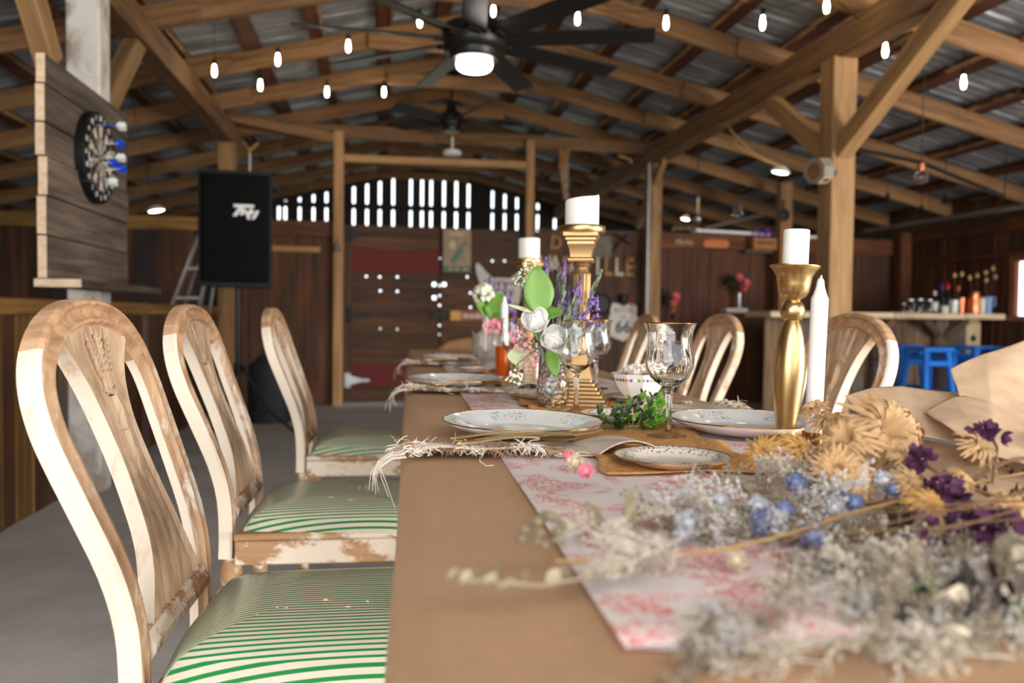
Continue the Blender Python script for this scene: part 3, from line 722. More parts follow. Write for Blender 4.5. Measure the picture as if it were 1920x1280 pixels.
MB().tube([(0, 0, .1), (0, 0, roofz(p.x)-p.z)], .004, 5).build('cord', M['blackcable'], t)
tk = thing('light_track', 'thin black lighting track along the right roof slope', 'track')
MB().tube([oY(1600, 278, 5.1)+V((0, 0, .0)), oY(1727, 330, 5.0)+V((0, 0, .09)), oY(1880, 384, 4.9)+V((0, 0, .06))], .014, 6).build('rail', M['black'], tk)
# speaker/clock unit on the tall post
q = oY(1536, 320, 4.70); t = thing('octagonal_box', 'grey eight-sided metal box with a small label on the tall brown post', 'box', q, rot=(R(8), R(10), R(-66)))
oc = [(.08*math.cos(R(22.5+45*k)), .085*math.sin(R(22.5+45*k))) for k in range(8)]
MB().prism(oc, -.05, .05, Matrix.Rotation(R(90), 4, 'X')).build('body', plain('grey_box', sr(132, 122, 108), .6, .2, var=.15), t)
MB().lathe([(.0, .0), (.045, .0), (.05, .004), (.052, 0)], 20, TR((0, -.0505, 0), (R(90), 0, 0)), cap=False).build('face_disc', wood('box_face_wood', sr(84, 52, 30), sr(124, 80, 48), (4, 8, 8)), t)
RY = Matrix.Rotation(R(45), 4, 'Y'); MB().box((.072, -.042, -.028), (.077, .042, .028), RY).build('label', M['cream'], t); MB().box((.077, -.026, -.016), (.0785, .026, .016), RY).build('label_print', M['iron'], t)
bi = t.matrix_basis.inverted(); MB().box((q.x-.01, 4.74, q.z-.015), (2.83, 4.80, q.z+.015), bi).build('bracket', M['iron'], t)
# hand saw on the cross beam
M['saw'] = plain('rusty_saw_blade', sr(104, 80, 62), .5, .5, var=.3)
t = thing('hand_saw', 'old hand saw hanging handle-up from the cross beam', 'saw')
T_ = Matrix(((1, 0, 0, oY(1057, 300, 8.55).x), (0, 0, -1, 8.55), (0, 1, 0, oY(1057, 300, 8.55).z), (0, 0, 0, 1)))
MB().prism([(-.055, .12), (-.02, .10), (.04, .12), (.062, .1), (.055, .0), (.03, -.06), (-.02, -.1), (-.06, -.08), (-.05, .02)], -.012, .012, T_).build('handle', wood('saw_handle', sr(140, 92, 36), sr(196, 140, 66), (6, 6, 6)), t)
MB().prism([(-.055, -.02), (.055, -.03), (.06, -.42), (.005, -.42)], -.002, .002, T_).build('blade', M['saw'], t)
# pans and ladle hanging at the back right
def pan(label, px, py, Y, r_, hl, group=None, ang=0):
    p = oY(px, py, Y); t = thing('frying_pan', label, 'pan', p, rot=(R(90), 0, ang))
    MB().lathe([(.0, 0), (r_*.85, 0), (r_, .035), (r_-.005, .037), (r_*.84, .006), (0, .006)], 28, cap=False).build('bowl', M['iron'], t, smooth=40)
    MB().box((-.013, r_*.9, .015), (.013, r_+hl, .027), bev=.004).build('handle', M['iron'], t); return t
pan('black iron frying pan hung on the brown post at the back right', 1467, 404, 8.3, .068, .1)
pan('large black pan on the back wall beside the shield road sign', 1127, 570, 8.58, .112, .02)
lx = oY(1308, 410, 8.3); t = thing('ladle', 'hanging ladle with a wooden handle and a round metal bowl', 'ladle', lx)
MB().ball((0, 0, 0), (.05, .05, .055), 16, 10).build('bowl', M['steel'], t, smooth=180); MB().lathe([(.006, .05), (.012, .1), (.017, .2), (.012, .235), (.004, .24)], 10).build('handle', M['bartop'], t, smooth=60)
MB().tube([(0, 0, .235), (0, 0, roofz(lx.x)-lx.z)], .004, 5).build('wire', M['blackcable'], t)
lx = oY(1383, 402, 8.2); t = thing('glass_lantern', 'clear glass globe with a metal bail, hanging at the back right', 'lantern', lx)
MB().ball((0, 0, 0), (.055, .055, .055), 16, 10).build('globe', M['pane'], t, smooth=180); MB().ball((0, 0, -.012), .018, 8, 6).build('bulb', M['steel'], t, smooth=180)
MB().tube([(-.05, 0, .02), (-.03, 0, .09), (.02, 0, .1), (.05, 0, .05)], .006, 6).build('bail', M['steel'], t); MB().tube([(0, 0, .098), (0, 0, roofz(lx.x)-lx.z)], .003, 5).build('wire', M['blackcable'], t)
tim('post', 'brown post behind the hanging frying pan at the back right', 'post', (oY(1470, 420, 8.42).x, 8.42, 0), (oY(1470, 420, 8.42).x, 8.42, rz(oY(1470, 420, 8.42).x)), .14, .12, M['rafter'], upv=(0, 1, 0))
# bell-shaped lamp left of the doors
p = oY(632, 462, 8.5); t = thing('bell', 'small grey metal bell hung left of the doors', 'bell', p)
MB().lathe([(.045, -.05), (.042, -.046), (.032, -.01), (.022, .03), (.01, .055), (.004, .1)], 18).build('body', M['steel'], t, smooth=50)
MB().tube([(0, 0, .09), (0, .1, .12)], .006, 5).build('hook', M['iron'], t)

# --------------------------------------------------------------- signs on the back wall
YS = YW-.045
def plate(name, label, cat, px, py, wd, ht, mat, th=.012, rz_=0, round_=.02):
    p = oY(px, py, YS); t = thing(name, label, cat, (p.x, YS, p.z), rot=(R(90), R(rz_), 0))
    n = 5; pl = []
    for cx, cy, a0 in ((1, 1, 0), (-1, 1, 90), (-1, -1, 180), (1, -1, 270)):
        for k in range(n): a = R(a0+90*k/(n-1)); pl.append((cx*(wd/2-round_)+round_*math.cos(a), cy*(ht/2-round_)+round_*math.sin(a)))
    MB().prism(pl, 0, th).build('board', mat, t); return t
M['tan'] = plain('tan_print', sr(150, 126, 96), .6, var=.15); M['gsign'] = plain('green_print', sr(62, 88, 62), .5); M['gdark'] = plain('bottle_green', sr(44, 84, 48), .4)
t = plate('bottle_poster', 'tan tin sign with a tilted green bottle, on the right door leaf', 'sign', 857, 470, .30, .46, M['tan'], .006, 0, .005)
MB().box((-.15, -.23, .006), (.15, -.165, .008)).build('band', M['gsign'], t)
MB().prism([(-.03, -.15), (.03, -.15), (.032, .0), (.012, .05), (.011, .13), (-.011, .13), (-.012, .05), (-.032, .0)], .006, .009, TR((.03, .0, 0), (0, 0, R(-32)))).build('bottle', M['gdark'], t)
MB().prism([(-.05+.035*math.cos(a), .06+.045*math.sin(a)) for a in [k*.5236 for k in range(12)]], .006, .0085).build('cap', M['cream'], t)
for zz_, ww in ((.19, .2), (.165, .14)): MB().box((-ww/2, zz_-.006, .006), (ww/2, zz_+.006, .0075)).build('print_line', M['cream'], t)
for k, ww in enumerate((.05, .04, .06)): MB().box((-.1+.08*k, -.205, .008), (-.1+.08*k+ww, -.19, .009)).build('print_mark', M['cream'], t)
# farm animal head sign
M['wsign'] = plain('worn_white_sign', sr(196, 188, 178), .7, var=.12)
p = oY(940, 545, YS); t = thing('pig_sign', 'worn white animal head sign with two pointed ears and dark script', 'sign', (p.x, YS, p.z), rot=FACE)
hd = [(-.02, .14), (-.09, .135), (-.17, .2), (-.245, .29), (-.285, .29), (-.28, .2), (-.25, .11), (-.22, .04), (-.215, -.05), (-.19, -.14), (-.13, -.21), (-.06, -.25), (0, -.26)]
pl = hd+[(-x_, y_) for x_, y_ in hd[::-1][1:]]
MB().prism(pl, 0, .014).build('board', M['wsign'], t)
textobj('Farm Sweet', .085, M['iron'], t, (0, .085, .0145), (0, 0, 0), .001, shear=.2); textobj('FARM', .11, M['saw'], t, (0, -.02, .0145), (0, 0, 0), .001)
# orange and yellow sign
M['orange'] = plain('orange_enamel', sr(196, 92, 26), .45, var=.1); M['yellow'] = plain('yellow_enamel', sr(204, 146, 40), .45)
t = plate('orange_sign', 'narrow orange sign with a yellow end block, low on the right door leaf', 'sign', 893, 592, .56, .105, plain('rust_orange', sr(150, 70, 26), .5, var=.2), .01, 0, .006)
MB().box((-.28, -.05, .01), (-.17, .05, .012)).build('block', M['yellow'], t)
for k, (a, b) in enumerate(((-.14, .05), (-.08, .06), (-.01, .05), (.05, .07), (.13, .05))): MB().box((a, -.022, .01), (a+b, .022-.01*(k % 2), .0115)).build('print_mark', M['wsign'], t)
t = plate('dark_sign', 'small dark rounded sign with yellow script, high on the back wall', 'sign', 1281, 454, .24, .085, plain('dark_maroon', sr(62, 22, 14), .5), .02, 0, .035)
textobj('Merlot', .075, M['yellow'], t, (0, 0, .021), (0, 0, 0), .001, shear=.25)
t = plate('orange_oval_sign', 'bright orange rounded sign with pale script, beside the dark sign', 'sign', 1342, 457, .30, .085, M['orange'], .02, 0, .04)
MB().tube([(-.1+.2*k/24, .012*math.sin(k*1.9)+(.012 if k < 5 else 0), .021) for k in range(25)], .006, 5).build('script', M['yellow'], t)
# shield road sign
p = oY(1168, 603, YS); t = thing('shield_sign', 'white shield-shaped road sign with dark number, right on the back wall', 'sign', (p.x, YS, p.z), rot=FACE)
hs_ = [(0, .135), (-.05, .16), (-.1, .165), (-.125, .12), (-.115, .08), (-.135, .02), (-.155, -.05), (-.14, -.11), (-.08, -.145), (-.03, -.16), (0, -.175)]
t.scale = (1.25, 1.25, 1); MB().prism([(x_*1.0, y_) for x_, y_ in hs_]+[(-x_, y_) for x_, y_ in hs_[::-1][1:-1]], 0, .01).build('plate', M['wsign'], t)
textobj('ROUTE', .055, M['iron'], t, (0, .1, .0105), (0, 0, 0), .001); textobj('US', .042, M['iron'], t, (0, .045, .0105), (0, 0, 0), .001); textobj('66', .15, M['iron'], t, (0, -.05, .0105), (0, 0, 0), .001, bold=.003)
# the word
M['lw'] = plain('worn_white_letter', sr(178, 168, 154), .7, var=.2); M['lt'] = plain('bare_wood_letter', sr(146, 104, 62), .7, var=.2)
word = 'NASHVILLE'; which = ['N', 'A after the N', 'S', 'H', 'V', 'I', 'first L', 'second L', 'E at the right end']
for k, ch in enumerate(word):
    p = oY(1180-19.9*(len(word)-1-k), 502.5-.6*(8-k), YS); o = textobj(ch, .275, M['lw' if k in (0, 1, 3, 7, 5) else 'lt'], None, (p.x, YS+.0, p.z), FACE, .01, 'wall_letter', bold=.006, sx=.78)
    tag(o, 'serif letter %s of the big word on the back wall' % which[k], 'letter', 'letters of the word on the back wall')
p = oY(1042, 456, YS); o = textobj('D', .2, M['lt'], None, (p.x, YS, p.z), (R(90), R(8), 0), .01, 'wall_letter', bold=.005, sx=.9); tag(o, 'brown wooden letter D above the big word, behind the tall candle', 'letter')
sh = [(-.11, -.12), (.1, -.12), (.12, .0), (.09, .12), (-.06, .12), (-.12, .05)]
p = oY(1128, 462, YS); t = thing('tin_panel', 'dull grey tin panel above the big word on the back wall', 'panel', (p.x, YS, p.z), rot=FACE); MB().prism(sh, 0, .008).build('sheet', plain('dull_tin', sr(92, 82, 72), .6, .4, var=.2), t)
p = oY(1166, 455, YS); t = thing('iron_tongs', 'dark old iron tongs hung above the big word', 'tool', (p.x, YS-.02, p.z))
MB().tube([(-.12, 0, -.1), (0, 0, .04), (.07, 0, .09)], .01, 6).build('arm', M['iron'], t); MB().tube([(-.09, -.01, .1), (0, -.01, .04), (.1, -.01, -.02)], .01, 6).build('arm', M['iron'], t)
p = oY(1199, 482, 8.35); t = thing('wall_socket', 'small black socket at the end of the conduit', 'socket', (p.x, 8.4, p.z)); MB().lathe([(.03, -.045), (.026, .0), (.012, .035), (.006, .2)], 12).build('body', M['black'], t, smooth=40)
p = oY(1184, 566, YS); t = thing('red_ring', 'small red ring hanging beside the shield road sign', 'ring', (p.x, YS, p.z), rot=FACE); MB().tube([(.032*math.cos(k*.5236), .045*math.sin(k*.5236), .01) for k in range(12)], .008, 6, True).build('loop', plain('red_paint', sr(150, 30, 20), .5), t)
p = oY(1168, 560, YS); t = thing('dark_pot', 'small dark iron pot on the back wall above the shield road sign', 'pot', (p.x, YS-.03, p.z)); MB().lathe([(.02, -.05), (.045, -.035), (.05, .01), (.042, .05)], 16).build('body', M['iron'], t, smooth=50)

p = oY(1290, 440, 8.52); t = thing('dried_bunch', 'grey-brown dried bunch lying on the ledge above the dark sign', 'dried bunch', (p.x, 8.6, ZT+.045))
M['drygrey'] = plain('dry_grey_heads', sr(120, 104, 84), .9, var=.3)
for k in range(13): MB().ball((0, 0, 0), (.028, .03, .026), 8, 6).build('head', M['drygrey'], t, 180, loc=(-.14+.024*k, .02*math.sin(k*2.3), .012+.02*abs(math.sin(k*1.7))))
# crate with purple flowers, flower vases on the back wall
M['cratew'] = plain('crate_wood', sr(168, 106, 56), .7, var=.15); M['violet'] = plain('violet_petal', sr(104, 62, 150), .7, var=.25)
M['pink'] = plain('pink_petal', sr(226, 108, 116), .6, var=.15); M['darkleaf'] = plain('dark_leaf', sr(38, 44, 32), .6, var=.2)
p = oY(1434, 458, 8.45); cr = thing('flower_crate', 'small wooden crate with black lettering on the back wall shelf', 'crate', (p.x, 8.5, p.z-.06), R(-4))
for (a, b, c, d) in ((-.13, .13, -.08, -.066), (-.13, .13, .066, .08)): MB().box((a, c, 0), (b, d, .13), bev=.003).build('side', M['cratew'], cr)
for s_ in (-1, 1): MB().box((s_*.13-.008, -.066, 0), (s_*.13+.008, .066, .13)).build('side', M['cratew'], cr)
MB().box((-.13, -.066, 0), (.13, .066, .012)).build('bottom', M['cratew'], cr)
for k, (a_, b_) in enumerate(((-.095, .03), (-.06, .022), (-.03, .028), (.005, .03), (.04, .02), (.068, .028))): MB().box((a_, -.0815, .062-.005*(k % 2)), (a_+b_, -.079, .088)).build('print_mark', M['iron'], cr)
MB().box((-.2, .0, -.03), (.18, .12, -.005)).build('shelf_board', M['greywood'], wb, loc=(p.x, 8.5, p.z-.06))
vf = thing('violet_bunch', 'bunch of violet flowers filling the small wooden crate', 'flowers', (p.x, 8.5, p.z+.05))
def petal_mesh(L, W, curl=.3, cup=.2, nu=4, nv=4):
    mb = MB()
    def fn(u, v):
        w_ = W*math.sin(math.pi*min(1, v*.85+.12))**.7; x_ = (u-.5)*w_
        return (x_, L*v*math.cos(curl*v*1.2), L*v*math.sin(curl*v*1.2)+cup*abs(u-.5)*2*w_*.5)
    return mb.grid(nu, nv, fn)
def blossom(mb, c, r_, n=5, d=(0, 0, 1), curl=.5, w_=.8):
    T0 = TR(c) @ aim(d, random.uniform(0, 6))
    for k in range(n):
        q_ = petal_mesh(r_, r_*w_, curl, .2, 2, 3); mb.add(q_.v, q_.f, T0 @ Matrix.Rotation(2*math.pi*k/n, 4, 'Z'))
def rdir(zmin=-1):
    while True:
        d = V((random.uniform(-1, 1), random.uniform(-1, 1), random.uniform(zmin, 1)))
        if .1 < d.length < 1: return d.normalized()
for k in range(22):
    mb = MB(); d = rdir(.0); c_ = V((d.x*.13, d.y*.07, .02+d.z*.1)); blossom(mb, c_, .034, 6, d, .5); mb.tube([(c_.x*.6, c_.y*.6, -.09), c_], .002, 4); mb.build('flower', M['violet'], vf, 180)
def wall_bouquet(label, px, py, n, rr_, vase=True):
    p = oY(px, py, 8.5); t = thing('flower_arrangement', label, 'flowers', p)
    mb = MB()
    for k in range(40):
        d = rdir(); c_ = d*random.uniform(.05, rr_*1.5)-V((rr_*.7, 0, .03)); q_ = petal_mesh(.06, .03); mb.add(q_.v, q_.f, TR(c_) @ aim(d))
    for k in range(10): d = rdir(); mb.tube([(0, 0, -.16), d*rr_*1.1-V((rr_*.6, 0, 0))], .003, 4)
    stuff(mb.build('leaves', M['darkleaf'], t))
    for k in range(n):
        c_ = V((.03+.05*math.sin(k*2.4), -.05, -.03+.055*k-.03)); mb = MB()
        for j in range(3): blossom(mb, c_, .03+.012*j, 6, (random.uniform(-.3, .3), -1, .3), .9-.25*j)
        mb.build('rose', M['pink'], t, 180)
    return p, t
p, t = wall_bouquet('pink roses and dark leaves in a slim vase on a pale wall block', 1385, 530, 3, .08)
b_ = thing('shelf_block', 'pale shelf block on the back wall under the slim flower vase', 'shelf', (p.x-.03, 8.52, oY(1378, 586, 8.5).z)); MB().box((-.13, -.07, 0), (.13, .115, .05), bev=.006).build('block', M['wsign'], b_)
v_ = thing('bud_vase', 'slim grey vase holding pink roses on the pale block', 'vase', (p.x+.01, 8.5, b_.location.z+.05)); MB().lathe([(.035, 0), (.03, .03), (.02, .1), (.024, .17), (.02, .172)], 18).build('body', M['steel'], v_, smooth=50)
wall_bouquet('pink blossom with black leaves on the back wall above the far goblets', 1254, 556, 2, .08)
p = oY(1262, 584, 8.5); t = thing('brush', 'small orange-handled brush hung on the back wall', 'brush', p); MB().tube([(0, 0, -.02), (.02, 0, .06)], .012, 6).build('handle', M['orange'], t); MB().tube([(-.01, 0, -.09), (0, 0, -.02)], .02, 6).build('bristles', M['black'], t)

# things on the bar
M['glass'] = N('clear_glass').set(Base_Color=(1, 1, 1), Roughness=.0, Transmission_Weight=1, IOR=1.45).m
M['glass2'] = N('jar_glass').set(Base_Color=(.92, .95, .96), Roughness=.02, Transmission_Weight=1, IOR=1.3).m
M['label'] = plain('bottle_label', sr(206, 200, 190), .6, var=.1); M['redcap'] = plain('red_foil', sr(190, 22, 40), .35, .3); M['bluefoil'] = plain('blue_foil', sr(42, 36, 120), .4, .3)
M['darkglass'] = plain('dark_bottle', (.01, .012, .012), .08); M['bucketm'] = plain('white_enamel_bucket', sr(190, 188, 184), .35, .3, var=.15); M['bluejug'] = plain('blue_enamel', sr(120, 150, 196), .3)
M['dryhead'] = plain('dried_seed_head', sr(188, 150, 104), .8, var=.2); M['drystem'] = plain('dried_stem', sr(112, 82, 48), .8, var=.2)
BT = BZT+.001
def onbar(px, dy=.2): return V((oY(px, 583, BY+dy).x, BY+dy, BT))
for i, (px, h_, r_, nm) in enumerate([(1706, .085, .03, 'leftmost on the bar'), (1724, .09, .026, 'second from the left on the bar'), (1742, .085, .026, 'third from the left on the bar'), (1694, .06, .014, 'tiny one at the left end of the row')]):
    q_ = onbar(px, .18+.03*(i % 2)); t = thing('glass_jar', 'small clear glass jar, '+nm, 'jar', q_, group='glass jars on the bar')
    h_ *= 1.45; r_ *= 1.45
    MB().lathe([(r_, 0), (r_, h_*.8), (r_*.85, h_*.9), (r_*.85, h_), (r_*.75, h_), (r_*.75, h_*.9), (r_*.88, h_*.8), (r_*.88, .006)], 20).build('glass', M['glass2'], t, smooth=50)
    MB().lathe([(r_*.9, h_*.97), (r_*.9, h_*1.06), (r_*.8, h_*1.07)], 16).build('lid', M['steel'], t, smooth=50)
def bottle(label, px, h_, r_, gm, cap, lab=True, dy=.25, neck=.4):
    h_ *= 1.4; r_ *= 1.35
    t = thing('bottle', label, 'bottle', onbar(px, dy))
    MB().lathe([(r_, 0), (r_, h_*(1-neck)), (r_*.8, h_*(1-neck*.85)), (r_*.38, h_*(1-neck*.65)), (r_*.34, h_*.9)], 20).build('glass', gm, t, smooth=50)
    MB().lathe([(r_*.42, h_*.82), (r_*.42, h_), (r_*.36, h_+.003)], 14).build('cap', cap, t, smooth=50)
    if lab: MB().lathe([(r_*1.02, h_*.12), (r_*1.02, h_*.5)], 20, cap=False).build('label', M['label'], t, smooth=50)
bottle('clear bottle with a white label, left of the blue-topped bottle on the bar', 1752, .155, .024, M['glass2'], M['label'], True, .22)
bottle('tall dark bottle with a blue foil top on the bar', 1765, .21, .026, M['darkglass'], M['bluefoil'], False, .34, .5)
bottle('tall dark wine bottle with a bright red foil top on the bar', 1776, .215, .027, M['darkglass'], M['redcap'], False, .32, .5)
bottle('dark bottle with an orange stopper behind the white bucket on the bar', 1796, .20, .028, M['darkglass'], M['orange'], False, .40, .45)
t = thing('candle_jar', 'little pale jar between the bottles and the white bucket', 'jar', onbar(1771, .14)); t.scale = (1.42,)*3; MB().lathe([(.022, 0), (.024, .05), (.02, .052), (.018, .008)], 18).build('glass', M['label'], t, smooth=50)
t = thing('bucket', 'small white enamel bucket on the bar', 'bucket', onbar(1788, .16)); t.scale = (1.42,)*3; MB().lathe([(.028, 0), (.036, .09), (.039, .092), (.034, .092), (.026, .006)], 24).build('body', M['bucketm'], t, smooth=50)
MB().lathe([(.0, .085), (.033, .083)], 16, cap=False).build('filling', plain('yellow_filling', sr(180, 120, 30), .7), t)
t = thing('copper_tumbler', 'copper-coloured tumbler standing right behind the white bucket', 'tumbler', onbar(1802, .24)); t.scale = (1.42,)*3; MB().lathe([(.024, 0), (.03, .11), (.027, .11), (.022, .006)], 20).build('body', M['copper'], t, smooth=50)
t = thing('copper_jug', 'tall copper jug with dried seed heads on the bar', 'jug', onbar(1826, .18)); t.scale = (1.42,)*3; MB().lathe([(.042, 0), (.045, .03), (.038, .09), (.032, .13), (.037, .15), (.033, .15), (.028, .12), (.034, .08), (.04, .01)], 24, mod=lambda a, r, z: 1+.01*math.sin(9*a)).build('body', M['copper'], t, smooth=50)
MB().tube([(.036, 0, .13), (.062, 0, .115), (.06, 0, .06), (.044, 0, .035)], .006, 6).build('handle', M['copper'], t)
t = thing('pale_tumbler', 'striped pale cup between the copper jug and the blue jug', 'cup', onbar(1841, .13)); t.scale = (1.42,)*3; MB().lathe([(.02, 0), (.023, .105), (.02, .105), (.018, .006)], 18).build('body', M['label'], t, smooth=50)
t = thing('blue_jug', 'small blue jug at the right end of the bar items', 'jug', onbar(1852, .17)); t.scale = (1.42,)*3; MB().lathe([(.022, 0), (.03, .1), (.034, .12), (.03, .12), (.02, .01)], 22).build('body', M['bluejug'], t, smooth=50); MB().tube([(.03, 0, .11), (.055, 0, .12), (.055, 0, .06), (.03, 0, .05)], .005, 6).build('handle', M['bluejug'], t)
t = thing('glass_dish', 'low clear glass dish at the left of the jars on the bar', 'dish', onbar(1682, .16)); t.scale = (1.42,)*3; MB().lathe([(.02, 0), (.035, .014), (.033, .016), (.018, .004)], 18).build('body', M['glass2'], t, smooth=50)
for i, (px, py, bx) in enumerate([(1790, 517, 1790), (1803, 515, 1792), (1818, 522, 1824), (1832, 517, 1828), (1848, 512, 1845), (1862, 504, 1850), (1866, 520, 1851), (1849, 526, 1848)]):
    q_ = oY(px, py, BY+.22); b_ = onbar(bx, .2)+V((0, 0, .09)); t = thing('dried_flower', 'tan dried seed head standing in a vessel on the bar, number %s from the left' % ['one', 'two', 'three', 'four', 'five', 'six', 'seven', 'eight'][i], 'dried flower', b_)
    m_ = MB().tube([(0, 0, 0), (q_-b_)*.6+V((.01, 0, 0)), q_-b_], .0018, 4).build('stem', M['drystem'], t)
    mb = MB(); c_ = q_-b_
    for k in range(14): d = rdir(); g_ = petal_mesh(.034, .021, .6); mb.add(g_.v, g_.f, TR(c_) @ aim(d))
    mb.ball(c_, .019, 8, 5); mb.build('head', M['dryhead'], t, 180)
# a far end-wall window glow is only the sky through the pane of window_1

# ================================================================== chairs
WH = sr(226, 208, 188)
M['stile'] = wood('whitewashed_oak', sr(176, 128, 88), sr(222, 180, 140), (2, 14, 14), rough=.55, var=.04, knots=False, bump=.2, axis='z', white=(WH, .35, .45, (7, 9, 3.2)))
M['crest'] = wood('bare_oak', sr(152, 112, 80), sr(208, 168, 130), (3, 24, 24), rough=.6, var=.05, knots=False, bump=.35)
M['crest2'] = wood('worn_oak_moulding', sr(150, 112, 80), sr(204, 166, 130), (3, 24, 24), rough=.6, var=.05, knots=False, bump=.35, axis='z', white=(WH, .52, .6, (14, 14, 5)))
M['splat'] = wood('carved_oak', sr(158, 126, 98), sr(214, 184, 152), (1.6, 40, 26), rough=.6, var=.04, knots=False, bump=.5, axis='z')
M['railw'] = wood('worn_rail', sr(140, 98, 62), sr(190, 146, 104), (2, 16, 16), rough=.6, var=.04, knots=False, white=(WH, .48, .56, (9, 12, 14)))
q = N('striped_vinyl'); c = q.n('ShaderNodeTexCoord'); sp_ = q.n('ShaderNodeSeparateXYZ'); q.l(c.outputs['Object'], sp_.inputs[0])
wv = q.math('SUBTRACT', q.math('FRACT', q.math('MULTIPLY', q.math('ADD', sp_.outputs[1], 5), 1/.0094)), .5)
st_ = q.ramp(q.math('ABSOLUTE', wv), [(.17, 1), (.23, 0)])
q.set(Base_Color=q.mix(st_, sr(214, 202, 184), sr(30, 128, 62)), Roughness=.27, Coat_Weight=.15); M['stripe'] = q.m
def smooth_interp(tab, x):
    for (a, b), (c_, d) in zip(tab[:-1], tab[1:]):
        if x <= c_: t_ = (x-a)/(c_-a); t_ = max(0, min(1, t_)); return b+(d-b)*t_
    return tab[-1][1]
def spline(tab, x):                          # Catmull-Rom through a table
    n = len(tab)
    for i in range(n-1):
        if x <= tab[i+1][0] or i == n-2:
            p0 = tab[max(0, i-1)]; p1 = tab[i]; p2 = tab[i+1]; p3 = tab[min(n-1, i+2)]
            h_ = p2[0]-p1[0]; t_ = max(0, min(1, (x-p1[0])/h_))
            m1 = (p2[1]-p0[1])/(p2[0]-p0[0])*h_; m2 = (p3[1]-p1[1])/(p3[0]-p1[0])*h_
            return (2*t_**3-3*t_**2+1)*p1[1]+(t_**3-2*t_**2+t_)*m1+(-2*t_**3+3*t_**2)*p2[1]+(t_**3-t_**2)*m2
LEAN = [(.0, -.32), (.2, -.272), (.39, -.25), (.48, -.249), (.55, -.254), (.62, -.270), (.70, -.299), (.76, -.322), (.80, -.337), (.85, -.353), (.90, -.366), (.988, -.384)]
def lean(z): return spline(LEAN, z)
# outline of the oval back: (half width, height), from the seat up to the apex
OUT = [(.200, .40), (.197, .47), (.200, .54), (.210, .62), (.223, .70), (.234, .77), (.238, .82), (.231, .865), (.211, .905), (.176, .939), (.134, .963), (.092, .977), (.047, .985), (0, .988)]
def outline():
    pts = []; 
    n = len(OUT)
    for i in range(n-1):
        for k in range(3):
            t_ = k/3; P0 = V((*OUT[max(0, i-1)], 0)); P1 = V((*OUT[i], 0)); P2 = V((*OUT[i+1], 0)); P3 = V((*OUT[i+2], 0)) if i+2 < n else V((-OUT[n-2][0], OUT[n-2][1], 0))
            pts.append(.5*((2*P1)+(P2-P0)*t_+(2*P0-5*P1+4*P2-P3)*t_*t_+(3*P1-P0-3*P2+P3)*t_**3))
    pts.append(V((0, .986, 0))); return pts
OL = outline()
# section of the frame: inward offset n, offset d towards the sitter; a beaded moulding on the front
SEC = [(.0, -.012), (.0, .012), (.004, .0175), (.010, .0185), (.0135, .011), (.016, .0085), (.024, .009), (.0295, .012), (.033, .0185), (.038, .0185), (.0415, .011), (.045, .009), (.050, .004), (.050, -.010), (.046, -.012)]
def sweep(pts, name, mat, par, capends=True):
    mb = MB(); m = len(pts); ns = len(SEC)
    for i, p in enumerate(pts):
        a = pts[max(0, i-1)]; b = pts[min(m-1, i+1)]; t_ = (b-a); t_ = V((t_.x, t_.y)).normalized()
        inn = V((-t_.y, t_.x)) if True else None
        ctr = V((0, .72)); w_ = ctr-V((p.x, p.y))
        if inn.dot(w_) < 0: inn = -inn
        for (n_, d_) in SEC:
            y_ = p.x+inn.x*n_; z_ = p.y+inn.y*n_; dz = (lean(z_+.02)-lean(z_-.02))/.04
            k = 1/math.sqrt(1+dz*dz); mb.v.append((lean(z_)+d_*k, y_, z_-d_*k*dz))
    for i in range(m-1):
        for j in range(ns): a = i*ns+j; b = i*ns+(j+1) % ns; mb.f.append((a, b, b+ns, a+ns)); mb.m.append(1 if 2 <= j <= 11 else 0)
    mb.f.append(tuple(range(ns))); mb.f.append(tuple(range((m-1)*ns, m*ns))[::-1]); mb.m += [0, 0]
    return mb.build(name, mat, par, 35)
